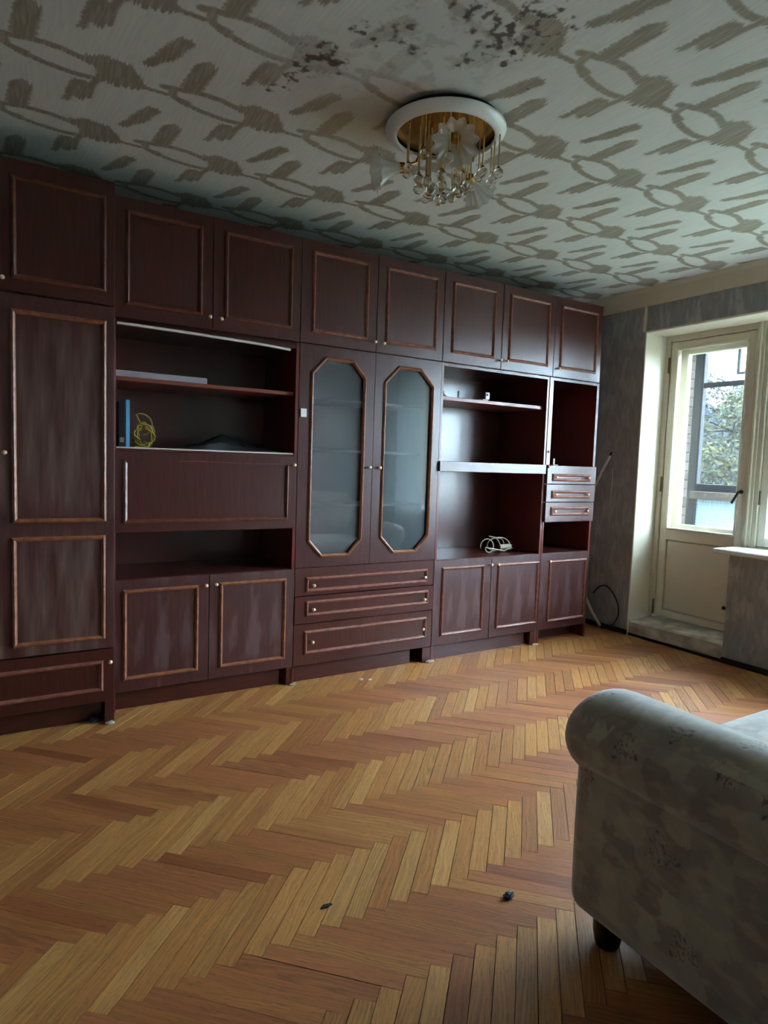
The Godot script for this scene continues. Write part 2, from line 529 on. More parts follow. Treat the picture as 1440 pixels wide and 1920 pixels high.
# ------------------------------------------------------------------ setting
func build_floor(cam: Camera3D, half_tan: float) -> void:
	var f := setting("floor", Vector3.ZERO, "worn varnished oak parquet laid in herringbone")
	var st := begin()
	box(st, Vector3(-1.35, -0.2, -0.5), Vector3(4.2, -0.011, 3.65), 0.0)
	part(f, "subfloor", st, mat(Color(0.10, 0.06, 0.04), 0.9))
	# three pictures of oak grain (straight, heavy, flame-figured), each varnished in several tones
	var g1 := noise(81, 1.0, 4)
	var g2 := noise(82, 1.0, 2)
	var pics := []
	for kind in 3:
		pics.append(image_tex(384, 128, func(x: int, y: int) -> Color:
			var u := x / 384.0
			var v := y / 128.0
			var v2 := v + 0.05 * g2.get_noise_2d(u * 2.5, v * 2.0 + kind * 9.0)
			var s := g1.get_noise_2d(u * 3.0 + kind * 20.0, v2 * 34.0)
			var w := 0.0
			if kind == 1:
				w = 0.5 + 0.5 * sin(v2 * 70.0 + 3.0 * g2.get_noise_2d(u * 2.0, v * 3.0))
			elif kind == 2:
				w = 0.5 + 0.5 * sin(30.0 * sqrt(pow(v2 - 0.5, 2) * 6.0 + pow((u - 0.35) * 0.7, 2)) * 2.2)
			var t := clampf(0.86 + 0.16 * s - (0.20 if kind == 2 else 0.12) * w * (0.7 + s), 0.35, 1.0)
			var pore := clampf((g1.get_noise_2d(u * 12.0, v * 90.0 + 50.0) - 0.30) * 0.8, 0, 0.16)
			t -= pore
			return Color(t, t * (0.94 + 0.06 * t), t * (0.86 + 0.14 * t))))
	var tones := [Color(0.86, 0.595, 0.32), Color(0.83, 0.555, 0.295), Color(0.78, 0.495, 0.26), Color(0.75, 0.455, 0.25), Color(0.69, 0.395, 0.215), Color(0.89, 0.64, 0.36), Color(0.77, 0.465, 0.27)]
	var mats := []
	for t in tones:
		for k in 3:
			var m := mat(t, 0.42)
			m.albedo_texture = pics[k]
			m.metallic_specular = 0.71
			mats.append(m)
	# block shapes that share their mesh: eight pieces of board with differently cut grain
	var shapes := []
	for k in 8:
		var bt := begin()
		uv_shift = Vector2.ZERO
		box(bt, Vector3(-0.1717, -0.01, -0.02405), Vector3(0.1717, 0.0, 0.02405), 0.0)
		var am: ArrayMesh = bt.commit()
		var arr := am.surface_get_arrays(0)
		var uvs: PackedVector2Array = arr[Mesh.ARRAY_TEX_UV]
		for i in uvs.size():
			uvs[i] = Vector2(uvs[i].x * 1.15 + 0.37 * k, uvs[i].y * 4.0 + 0.29 * k)
		arr[Mesh.ARRAY_TEX_UV] = uvs
		arr[Mesh.ARRAY_TEX_UV2] = null
		var out := ArrayMesh.new()
		out.add_surface_from_arrays(Mesh.PRIMITIVE_TRIANGLES, arr)
		shapes.append(out)
	var hx := 0.03435
	var hz := 0.0353
	var blocks := []
	for i in range(-110, 130):
		for k in range(-14, 15):
			for way in 2:
				var a: float = i + 14 * k + (3.5 if way == 0 else 0.5)
				var b: float = i + (0.5 if way == 0 else 4.5)
				var x := -0.0395 + (a + b) * hx
				var z := 1.658 + (b - a) * hz
				z += 0.018 * x
				if x < -1.2 or x > 4.12 or z < -0.4 or z > 3.55:
					continue
				var along := Vector3(hx, 0, -hz if way == 0 else hz).normalized()
				var q := cam.transform.affine_inverse() * Vector3(x, 0, z)
				var size := 0.0
				if q.z < -0.3:
					var sx := q.x / -q.z / half_tan
					var sy := q.y / -q.z / half_tan
					var hidden := z < -0.05 or (z > 2.1 and x > 1.4) or (x > 1.9 and z > 1.75)
					if absf(sx) < 0.84 and absf(sy) < 1.1 and not hidden:
						size = 1.0 / pow(-q.z, 3)
				blocks.append([size, Vector3(x, 0, z), along, way])
	blocks.sort_custom(func(p, q): return p[0] > q[0] if p[0] != q[0] else (p[1].x < q[1].x if p[1].x != q[1].x else p[1].z < q[1].z))
	var rest := {}
	for n in blocks.size():
		var b: Array = blocks[n]
		var tone := 0
		var r := rng.randf()
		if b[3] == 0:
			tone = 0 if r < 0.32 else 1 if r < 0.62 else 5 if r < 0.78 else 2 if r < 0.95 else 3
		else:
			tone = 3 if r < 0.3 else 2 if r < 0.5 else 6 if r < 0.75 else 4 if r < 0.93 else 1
		var grain := 0 if rng.randf() < 0.6 else (1 if rng.randf() < 0.7 else 2)
		var m: StandardMaterial3D = mats[tone * 3 + grain]
		var shape: ArrayMesh = shapes[rng.randi() % 8]
		var along: Vector3 = b[2] * (1.0 if rng.randf() < 0.5 else -1.0)
		var side := Vector3(-along.z, 0, along.x) * -1.0
		side = Vector3.UP.cross(along) * -1.0
		var basis := Basis(along, Vector3.UP, along.cross(Vector3.UP))
		basis = basis.rotated(Vector3.UP, rng.randf_range(-0.003, 0.003)).rotated(along, rng.randf_range(-0.004, 0.004))
		var xf := Transform3D(basis, b[1] + Vector3(0, rng.randf_range(-0.0012, 0.0), 0))
		if n < 300:
			var o := MeshInstance3D.new()
			o.name = "parquet_block"
			o.mesh = shape
			o.material_override = m
			o.transform = xf
			f.add_child(o, true)
		else:
			if not rest.has(m):
				rest[m] = begin()
			rest[m].append_from(shape, 0, xf)
	var am := ArrayMesh.new()
	for m in rest:
		rest[m].commit(am)
		am.surface_set_material(am.get_surface_count() - 1, m)
	var o := MeshInstance3D.new()
	o.name = "parquet_remainder"
	o.mesh = am
	o.set_meta("kind", "stuff")
	f.add_child(o, true)

func build_room() -> void:
	var st := begin()
	# ceiling, cut so that the damaged region alone carries the second layer
	var c := setting("ceiling", Vector3(0, CEIL, 0), "ceiling papered in brushed taupe pattern with mould stains")
	var xs := [-1.35, 0.0, 1.895, 2.0, 4.1]
	var zs := [-0.5, 0.2, 2.2, 3.7]
	for i in 4:
		for j in 3:
			var inside: bool = j == 1 and (i == 1 or i == 2)
			for k in [[0, 0], [0, 1], [1, 1], [0, 0], [1, 1], [1, 0]]:
				var x: float = xs[i + k[0]]
				var z: float = zs[j + k[1]]
				st.set_normal(Vector3.DOWN)   # the strips hung left of the lamp were pasted with a slightly longer repeat
				st.set_uv(Vector2(0.5 + (x - 1.895) / (0.512 if i < 2 else 0.472), 0.5 + (z - 0.660) / 0.467))
				st.set_uv2(Vector2(x / 2.0, (z - 0.2) / 2.0) if inside else Vector2.ZERO)
				st.add_vertex(Vector3(x, CEIL, z))
	part(c, "ceiling_paper", st, M.ceiling)
	uv2_from = Vector2.ZERO
	uv2_size = Vector2.ONE
	st = begin()
	box(st, Vector3(-1.5, CEIL + 0.002, -0.7), Vector3(4.4, CEIL + 0.22, 3.9), 0.0)
	part(c, "ceiling_slab", st, M.plaster)
	# walls
	var w := setting("wall_far", Vector3(1.3, 0, -0.6), "wall behind the cabinets")
	st = begin()
	box(st, Vector3(-1.5, -0.2, -0.7), Vector3(4.4, CEIL, -0.455), 0.0)
	part(w, "wall_face", st, M.wallpaper)
	w = setting("wall_left", Vector3(-1.4, 0, 1.5))
	st = begin()
	box(st, Vector3(-1.55, -0.2, -0.7), Vector3(-1.3, CEIL, 3.9), 0.0)
	part(w, "wall_face", st, M.wallpaper)
	w = setting("wall_back", Vector3(1.3, 0, 3.7))
	st = begin()
	box(st, Vector3(-1.5, -0.2, 3.62), Vector3(4.4, CEIL, 3.9), 0.0)
	part(w, "wall_face", st, M.plaster)
	w = setting("wall_right", Vector3(4.1, 0, 1.5), "window wall stripped to grey mottled backing paper")
	st = begin()
	box(st, Vector3(WX, -0.2, -0.7), Vector3(4.4, CEIL, 0.098), 0.0)
	box(st, Vector3(WX, 2.165, 0.098), Vector3(4.4, CEIL, 2.9), 0.0)
	box(st, Vector3(WX, -0.2, 0.81), Vector3(4.4, 0.69, 2.9), 0.0)
	box(st, Vector3(WX, -0.2, 2.9), Vector3(4.4, CEIL, 3.9), 0.0)
	box(st, Vector3(WX + 0.02, -0.2, 0.098), Vector3(4.4, -0.001, 0.81), 0.0)
	part(w, "wall_face", st, M.wallpaper)
	st = begin()   # painted reveals
	box(st, Vector3(WX - 0.004, 0.0, 0.094), Vector3(4.19, 2.165, 0.106), 0.003)
	part(w, "reveal_panel", st, M.paint, "cream painted side of the door recess")
	st = begin()
	box(st, Vector3(WX - 0.004, 2.155, 0.094), Vector3(4.19, 2.169, 2.9), 0.003)
	part(w, "reveal_panel", st, M.paint, "cream painted head of the door and window recess")
	st = begin()   # ragged pale strip where the paper ends above the recess
	prism(st, PackedVector2Array([Vector2(0.072, 2.165), Vector2(0.096, 2.165), Vector2(0.100, 2.25), Vector2(0.097, 2.34), Vector2(0.080, 2.34), Vector2(0.074, 2.26)]), 0.0, 0.004)
	var strip := part(w, "paper_strip", st, M.paint, "torn white paper strip")
	strip.transform = Transform3D(Basis(Vector3(0, 0, 1), Vector3.UP, Vector3(-1, 0, 0)), Vector3(WX - 4.1, 0, -1.5))
	for s in [[-0.118, 1.20, 1.02, 0.006], [-0.122, 1.02, 0.92, 0.004]]:   # split seam in the paper
		st = begin()
		prism(st, PackedVector2Array([Vector2(s[0], s[2]), Vector2(s[0] + s[3], s[2]), Vector2(s[0] + s[3] * 1.2, s[1]), Vector2(s[0] + 0.002, s[1])]), 0.0, 0.002)
		var seam := part(w, "paper_seam", st, M.plaster)
		seam.transform = Transform3D(Basis(Vector3(0, 0, 1), Vector3.UP, Vector3(-1, 0, 0)), Vector3(WX - 4.1, 0, -1.5))
	st = begin()
	ball(st, Vector3(WX - 0.004, 0.345, 0.80), 0.013, 8)
	part(w, "stop_peg", st, M.black)
	# cornice band and skirting
	var t := setting("trim_1", Vector3(WX, 2.4, 1.5), "pale cornice along the window wall")
	st = begin()
	var prof := [Vector2(0, 2.338), Vector2(-0.012, 2.34), Vector2(-0.02, 2.36), Vector2(-0.034, 2.43), Vector2(-0.05, 2.459)]
	for k in prof.size() - 1:
		quad(st, Vector3(WX + prof[k].x, prof[k].y, -0.45), Vector3(WX + prof[k + 1].x, prof[k + 1].y, -0.45), Vector3(WX + prof[k + 1].x, prof[k + 1].y, 3.62), Vector3(WX + prof[k].x, prof[k].y, 3.62), Vector3(-1, -0.3, 0))
	part(t, "cornice", st, M.paint_old)
	for s in [[-0.45, 0.098, "baseboard_right"], [0.81, 3.6, "baseboard_window"]]:
		var bb := setting(s[2], Vector3(WX, 0, s[0]), "low dark brown skirting strip")
		st = begin()
		box(st, Vector3(WX - 0.018, 0.0, s[0]), Vector3(WX, 0.035, s[1]), 0.004)
		part(bb, "skirting", st, M.dirt)
	var d := setting("trim_2", Vector3(4.06, 0, 0.45), "scuffed pale concrete step in front of the balcony door")
	st = begin()
	var top := [Vector3(WX + 0.004, 0.108, 0.106), Vector3(WX + 0.002, 0.120, 0.81), Vector3(4.3, 0.130, 0.81), Vector3(4.3, 0.122, 0.106)]
	var rim := 0.012
	quad(st, top[0] + Vector3(rim, 0, 0), top[1] + Vector3(rim, 0, 0), top[2], top[3], Vector3.UP)
	quad(st, top[0] + Vector3(rim, 0, 0), top[1] + Vector3(rim, 0, 0), top[1] - Vector3(0, rim, 0), top[0] - Vector3(0, rim, 0), Vector3(-1, 1, 0))
	quad(st, top[0] - Vector3(0, rim, 0), top[1] - Vector3(0, rim, 0), Vector3(WX + 0.004, 0, 0.81), Vector3(WX + 0.004, 0, 0.106), Vector3.LEFT)
	part(d, "concrete_step", st, M.concrete)
	st = begin()
	box(st, Vector3(WX - 0.006, 0.0, 0.106), Vector3(WX + 0.004, 0.018, 0.81), 0.003)
	part(d, "skirting", st, M.dirt)

# frames lie in planes of constant x: outline in (z, y)
func bar(st: SurfaceTool, x0: float, x1: float, z0: float, z1: float, y0: float, y1: float, b := 0.004) -> void:
	box(st, Vector3(x0, y0, z0), Vector3(x1, y1, z1), b)

func ring_bars(st: SurfaceTool, x0: float, x1: float, z0: float, z1: float, y0: float, y1: float, w: float, wb := -1.0) -> void:
	var low := w if wb < 0.0 else wb
	bar(st, x0, x1, z0, z0 + w, y0, y1)
	bar(st, x0, x1, z1 - w, z1, y0, y1)
	bar(st, x0, x1, z0 + w, z1 - w, y1 - w, y1)
	bar(st, x0, x1, z0 + w, z1 - w, y0, y0 + low)

func build_door_and_window() -> void:
	var d := setting("door_1", Vector3(4.22, 0.12, 0.45), "cream painted half-glazed balcony door")
	var st := begin()
	bar(st, 4.17, 4.34, 0.106, 0.14, 0.12, 2.16)
	bar(st, 4.17, 4.34, 0.14, 0.76, 2.115, 2.16)
	part(d, "door_frame", st, M.paint_old)
	st = begin()
	bar(st, 4.165, 4.34, 0.756, 0.812, 0.12, 2.16)
	bar(st, 4.155, 4.17, 0.772, 0.792, 0.7, 2.155, 0.006)
	part(d, "door_post", st, M.paint_old)
	st = begin()   # inner leaf
	ring_bars(st, 4.185, 4.23, 0.142, 0.754, 0.135, 2.113, 0.055, 0.05)
	bar(st, 4.185, 4.23, 0.19, 0.70, 0.70, 0.79)
	var leaf := part(d, "door_leaf", st, M.paint)
	st = begin()
	bar(st, 4.2, 4.222, 0.195, 0.70, 0.185, 0.70, 0.008)
	part(leaf, "lower_panel", st, M.paint)
	st = begin()
	ring_bars(st, 4.174, 4.188, 0.19, 0.706, 0.775, 2.065, 0.016)
	part(leaf, "glazing_bead", st, M.paint)
	st = begin()
	bar(st, 4.206, 4.209, 0.195, 0.70, 0.79, 2.06, 0.0)
	part(leaf, "door_glass", st, M.pane)
	st = begin()   # outer leaf of the double door
	ring_bars(st, 4.265, 4.31, 0.142, 0.754, 0.135, 2.113, 0.085, 0.05)
	bar(st, 4.265, 4.31, 0.22, 0.67, 0.70, 0.815)
	bar(st, 4.28, 4.30, 0.22, 0.67, 0.18, 0.70)
	var outer := part(d, "outer_leaf", st, M.paint)
	st = begin()
	bar(st, 4.288, 4.291, 0.22, 0.67, 0.81, 2.03, 0.0)
	part(outer, "door_glass", st, M.pane)
	st = begin()
	tube(st, [Vector3(4.185, 1.075, 0.722), Vector3(4.15, 1.075, 0.722), Vector3(4.142, 1.06, 0.718), Vector3(4.138, 1.0, 0.688)], 0.008)
	ball(st, Vector3(4.182, 1.075, 0.722), 0.014)
	part(leaf, "door_handle", st, M.black, "dark lever handle")
	for y in [0.2, 1.1, 1.95]:
		st = begin()
		tube(st, [Vector3(4.172, y - 0.055, 0.139), Vector3(4.172, y + 0.055, 0.139)], 0.007)
		part(d, "hinge", st, mat(Color(0.40, 0.30, 0.22), 0.5, 0.4))
	var w := setting("window_1", Vector3(4.22, 0.7, 1.85), "cream painted timber window beside the balcony door")
	st = begin()
	ring_bars(st, 4.17, 4.34, 0.812, 2.9, 0.70, 2.16, 0.03)
	part(w, "window_frame", st, M.paint_old)
	for k in 3:
		var z0 := 0.842 + 0.676 * k
		st = begin()
		ring_bars(st, 4.185, 4.235, z0 + 0.002, z0 + 0.674, 0.732, 2.128, 0.05, 0.06)
		ring_bars(st, 4.265, 4.31, z0 + 0.002, z0 + 0.674, 0.732, 2.128, 0.06, 0.07)
		var sash := part(w, "window_sash", st, M.paint)
		for x in [4.206, 4.288]:
			st = begin()
			bar(st, x, x + 0.003, z0 + 0.05, z0 + 0.626, 0.78, 2.08, 0.0)
			part(sash, "window_pane", st, M.pane)
		if k == 0:
			st = begin()
			tube(st, [Vector3(4.178, 1.0, z0 + 0.004), Vector3(4.178, 1.09, z0 + 0.004)], 0.007)
			part(sash, "hinge", st, mat(Color(0.45, 0.40, 0.33), 0.5, 0.3))
	st = begin()
	box(st, Vector3(3.885, 0.692, 0.735), Vector3(4.18, 0.722, 2.96), 0.006)
	part(w, "window_sill", st, M.sill, "glossy white window board")

func build_outside() -> void:
	# the loggia beyond the door: slabs, a brick end wall, black steel glazing on a wired-glass parapet
	var f := setting("floor_balcony", Vector3(4.7, 0, 1.5))
	var st := begin()
	box(st, Vector3(4.4, -0.2, -0.5), Vector3(5.15, 0.06, 1.25), 0.0)
	part(f, "slab", st, M.concrete)
	f = setting("ceiling_balcony", Vector3(4.7, 2.5, 1.5))
	st = begin()
	box(st, Vector3(4.4, 2.62, -0.5), Vector3(5.15, 2.78, 1.25), 0.0)
	part(f, "slab", st, M.plaster)
	var w := setting("wall_balcony", Vector3(4.7, 0, -0.3), "grimy brick end wall of the loggia")
	st = begin()
	box(st, Vector3(4.41, 0.06, -0.5), Vector3(5.12, 2.62, -0.222), 0.0)
	part(w, "mortar", st, mat(Color(0.15, 0.14, 0.135), 0.9))
	var bricks := []
	for c in [Color(0.36, 0.29, 0.26), Color(0.40, 0.34, 0.31), Color(0.32, 0.26, 0.24)]:
		bricks.append(mat(c, 0.9))
	st = begin()
	box(st, Vector3(-0.12, -0.0325, -0.03), Vector3(0.12, 0.0325, 0.03), 0.005)
	var whole: ArrayMesh = st.commit()
	for row in 31:
		for k in 3:
			var o := MeshInstance3D.new()
			o.name = "brick"
			o.mesh = whole
			o.material_override = bricks[rng.randi() % 3]
			o.position = Vector3(4.55 + 0.25 * k - (0.12 if row % 2 else 0.0), 0.10 + 0.076 * row, -0.245 + rng.randf_range(-0.004, 0.004)) - Vector3(4.7, 0, -0.3)
			w.add_child(o, true)
	var g := setting("window_2", Vector3(5.03, 0.06, 0.5), "black steel glazing of the loggia over a wired-glass parapet")
	st = begin()
	M.smoky = glass(0.42, Color(0.10, 0.11, 0.12))
	var dark := mat(Color(0.085, 0.10, 0.14), 0.5)
	var posts := [-0.2, 0.50, 1.17]
	for k in posts.size():
		bar(st, 5.0, 5.05, posts[k], posts[k] + (0.085 if k == 0 else 0.05), 0.06, 2.62)
	bar(st, 5.0, 5.05, -0.13, 1.2, 2.24, 2.29)
	bar(st, 5.0, 5.05, -0.13, 1.2, 2.57, 2.62)
	bar(st, 4.42, 5.0, 1.17, 1.22, 1.04, 1.10)
	bar(st, 4.42, 5.0, 1.17, 1.22, 2.57, 2.62)
	bar(st, 5.0, 5.05, -0.13, 1.2, 1.04, 1.10)
	bar(st, 5.005, 5.04, -0.13, 1.2, 1.885, 1.925)
	part(g, "steel_frame", st, dark)
	st = begin()   # the tilted vent light, upper right of the view
	bar(st, 4.985, 5.0, 0.16, 0.185, 1.965, 2.24)
	bar(st, 4.985, 5.0, 0.185, 0.45, 1.965, 1.985)
	bar(st, 4.985, 5.0, 0.45, 0.475, 1.965, 2.24)
	part(g, "vent_frame", st, mat(Color(0.22, 0.25, 0.30), 0.5))
	st = begin()
	box(st, Vector3(4.93, 0.975, -0.13), Vector3(5.12, 1.04, 1.22), 0.006)
	part(g, "parapet_ledge", st, mat(Color(0.37, 0.34, 0.305), 0.8))
	for k in 2:
		st = begin()
		bar(st, 5.022, 5.026, posts[k] + 0.05, posts[k + 1], 1.09, 2.58, 0.0)
		part(g, "glazing_pane", st, M.smoky)
		st = begin()
		bar(st, 5.02, 5.028, posts[k] + 0.05, posts[k + 1], 0.08, 0.975, 0.0)
		part(g, "wired_panel", st, M.wired)
		st = begin()
		var z: float = posts[k] + 0.08
		while z < posts[k + 1] - 0.01:
			bar(st, 5.0135, 5.0165, z, z + 0.0025, 0.08, 0.975, 0.0)
			z += 0.025
		for j in 35:
			bar(st, 5.0135, 5.0165, posts[k] + 0.05, posts[k + 1], 0.09 + 0.025 * j, 0.0925 + 0.025 * j, 0.0)
		part(g, "wire_mesh", st, mat(Color(0.75, 0.78, 0.80), 0.5)).set_meta("kind", "stuff")
	# ground, a pale block of flats and autumn trees
	var gr := setting("ground", Vector3(30, -8, 0))
	st = begin()
	box(st, Vector3(5.5, -8.3, -90), Vector3(120, -8, 60), 0.0)
	part(gr, "lawn", st, mat(Color(0.27, 0.29, 0.22), 0.95))
	var b := thing("apartment_building", "pale blue-grey gabled building behind the autumn tree", "building", Vector3(46, -8, -27))
	st = begin()
	prism(st, PackedVector2Array([Vector2(-7, 0), Vector2(7, 0), Vector2(7, 10.0), Vector2(0, 14.5), Vector2(-7, 10.0)]), -6.0, 6.0)
	var wall := part(b, "wall", st, mat(Color(0.20, 0.23, 0.30), 0.9))
	wall.transform = Transform3D(Basis(Vector3.UP, deg_to_rad(-62)), Vector3.ZERO)
	for s in [-1.0, 1.0]:
		st = begin()
		var run := Vector3(7.4 * s, 9.7, 0) - Vector3(0, 14.7, 0)
		var e := Vector3(0, 14.5, 0)
		quad(st, e + Vector3(0, 0.15, 6.4), e + run + Vector3(0, 0.15, 6.4), e + run + Vector3(0, 0.15, -6.4), e + Vector3(0, 0.15, -6.4), Vector3(s, 1, 0))
		quad(st, e + Vector3(0, 0.35, 6.4), e + run + Vector3(0, 0.35, 6.4), e + run + Vector3(0, 0.15, 6.4), e + Vector3(0, 0.15, 6.4), Vector3(0, 0, 1))
		quad(st, e + Vector3(0, 0.35, 6.4), e + run + Vector3(0, 0.35, 6.4), e + run + Vector3(0, 0.35, -6.4), e + Vector3(0, 0.35, -6.4), Vector3(s, 1, 0))
		part(b, "roof", st, mat(Color(0.17, 0.19, 0.25), 0.8)).transform = wall.transform
	for i in 3:
		for j in 3:
			st = begin()
			box(st, Vector3(-4.4 + 3.6 * i, 1.6 + 2.8 * j, 5.95), Vector3(-3.0 + 3.6 * i, 3.2 + 2.8 * j, 6.06), 0.02)
			part(b, "window", st, mat(Color(0.12, 0.14, 0.18), 0.3)).transform = wall.transform
	autumn_tree(Vector3(20.5, -8, -8.9), 12.4, 2.5, 5, "yellowing autumn tree seen through the balcony door glass", 0)
	autumn_tree(Vector3(30, -8, -14.6), 14.6, 3.0, 9, "taller thin-leaved tree behind the yellowing one", 1)

func autumn_tree(at: Vector3, tall: float, wide: float, sd: int, label: String, kind: int) -> void:
	var r := RandomNumberGenerator.new()
	r.seed = sd
	var t := thing("tree", label, "tree", at, "trees beyond the balcony")
	var st := begin()
	tube(st, [at, at + Vector3(0.1, tall * 0.45, 0.05), at + Vector3(0.05, tall * 0.92, 0)], 0.2, 8, 0.03)
	var tips := []
	for k in 46:
		var h := r.randf_range(0.42, 0.93)
		var a := r.randf() * TAU
		var s := at + Vector3(0.08, tall * h, 0)
		var reach := wide * sqrt(maxf(0.05, 1.0 - pow((h - 0.66) / 0.36, 2))) * r.randf_range(0.6, 1.0)
		var e := s + Vector3(cos(a) * reach, r.randf_range(0.1, 0.9), sin(a) * reach)
		var mid := s.lerp(e, 0.5) + Vector3(0, -0.12, 0)
		tube(st, [s, mid, e], 0.045, 5, 0.012)
		tips.append(mid)
		tips.append(e)
		tips.append(s.lerp(e, 0.78))
	part(t, "branches", st, mat(Color(0.15, 0.14, 0.13), 0.9))
	for tone in 2:
		st = begin()
		quad(st, Vector3(-0.055, 0, 0), Vector3(0, 0.012, -0.035), Vector3(0.06, 0, 0), Vector3(0, 0.012, 0.035), Vector3.UP)
		quad(st, Vector3(-0.055, -0.002, 0), Vector3(0, 0.009, -0.035), Vector3(0.06, -0.002, 0), Vector3(0, 0.009, 0.035), Vector3.DOWN)
		var leaf := st.commit()
		var mm := MultiMesh.new()
		mm.transform_format = MultiMesh.TRANSFORM_3D
		mm.mesh = leaf
		var count := 3800 if kind == 0 else 2400
		mm.instance_count = count
		for k in count:
			var c: Vector3 = tips[r.randi() % tips.size()]
			var off := Vector3(r.randfn(), r.randfn() * 0.8, r.randfn()) * 0.30
			mm.set_instance_transform(k, Transform3D(Basis.from_euler(Vector3(r.randf() * TAU, r.randf() * TAU, r.randf() * TAU)).scaled(Vector3.ONE * r.randf_range(0.9, 1.9)), c + off - at))
		var o := MultiMeshInstance3D.new()
		o.name = "foliage"
		o.multimesh = mm
		var lm := mat([[Color(0.26, 0.26, 0.14), Color(0.21, 0.24, 0.20)], [Color(0.19, 0.23, 0.23), Color(0.22, 0.25, 0.22)]][kind][tone], 0.8)
		lm.backlight_enabled = true
		lm.backlight = Color(0.25, 0.25, 0.18)
		o.material_override = lm
		o.set_meta("kind", "stuff")
		t.add_child(o, true)

# ------------------------------------------------------------------ cabinets
const PROF := [Vector2(0, 0), Vector2(0.0025, 0.006), Vector2(0.009, 0.0105), Vector2(0.015, 0.0065), Vector2(0.019, 0)]

func knob(parent: Node3D, x: float, y: float, z: float, m: Material = null) -> void:
	var st := begin()
	var xf := Transform3D(Basis(Vector3(1, 0, 0), Vector3(0, 0, 1), Vector3(0, -1, 0)), Vector3(x, y, z))
	lathe(st, [Vector2(0.0001, 0), Vector2(0.0045, 0), Vector2(0.0035, 0.006), Vector2(0.0035, 0.010), Vector2(0.0075, 0.013), Vector2(0.0092, 0.018), Vector2(0.0078, 0.023), Vector2(0.004, 0.0255), Vector2(0.0001, 0.026)], 14, xf)
	part(parent, "knob", st, m if m else M.knob)

# frame: [x0, x1, y0, y1] of the moulding's outer edge
func front(parent: Node3D, called: String, x0: float, x1: float, y0: float, y1: float, z: float, m: Material, frames: Array, trim: Material, knobs: Array) -> MeshInstance3D:
	var st := begin()
	uv_shift = Vector2(rng.randf() * 3.0, rng.randf() * 3.0)
	uv2_from = Vector2(x0, y0)
	uv2_size = Vector2(x1 - x0, y1 - y0)
	if frames.size() > 0:
		uv2_from = Vector2(frames[0][0], frames[0][2])
		uv2_size = Vector2(frames[0][1] - frames[0][0], frames[0][3] - frames[0][2])
	box(st, Vector3(x0 + 0.0013, y0 + 0.0013, z - 0.018), Vector3(x1 - 0.0013, y1 - 0.0013, z), 0.0018)
	uv_shift = Vector2.ZERO
	var d := part(parent, called, st, m)
	for f in frames:
		st = begin()
		moulding(st, rect(f[0], f[1], f[2], f[3]), PROF, z)
		part(d, "moulding", st, trim)
	for k in knobs:
		knob(d, k[0], k[1], z)
	uv2_from = Vector2.ZERO
	uv2_size = Vector2.ONE
	return d

func panel(parent: Node3D, called: String, lo: Vector3, hi: Vector3, m: Material, label := "") -> MeshInstance3D:
	var st := begin()
	uv_shift = Vector2(rng.randf() * 3.0, rng.randf() * 3.0)
	box(st, lo, hi, 0.0015)
	uv_shift = Vector2.ZERO
	return part(parent, called, st, m, label)

# sides, back, top and bottom of a cabinet standing between x0..x1
func carcass(t: Node3D, x0: float, x1: float, y0: float, y1: float, zb: float, zf: float) -> void:
	panel(t, "side_panel", Vector3(x0 + 0.0005, y0, zb), Vector3(x0 + 0.0185, y1, zf), M.mahogany_red)
	panel(t, "side_panel", Vector3(x1 - 0.0185, y0, zb), Vector3(x1 - 0.0005, y1, zf), M.mahogany_red)
	panel(t, "back_panel", Vector3(x0 + 0.018, y0, zb), Vector3(x1 - 0.018, y1, zb + 0.006), M.lining)
	panel(t, "top_panel", Vector3(x0 + 0.018, y1 - 0.018, zb + 0.006), Vector3(x1 - 0.018, y1, zf - 0.001), M.mahogany_across)

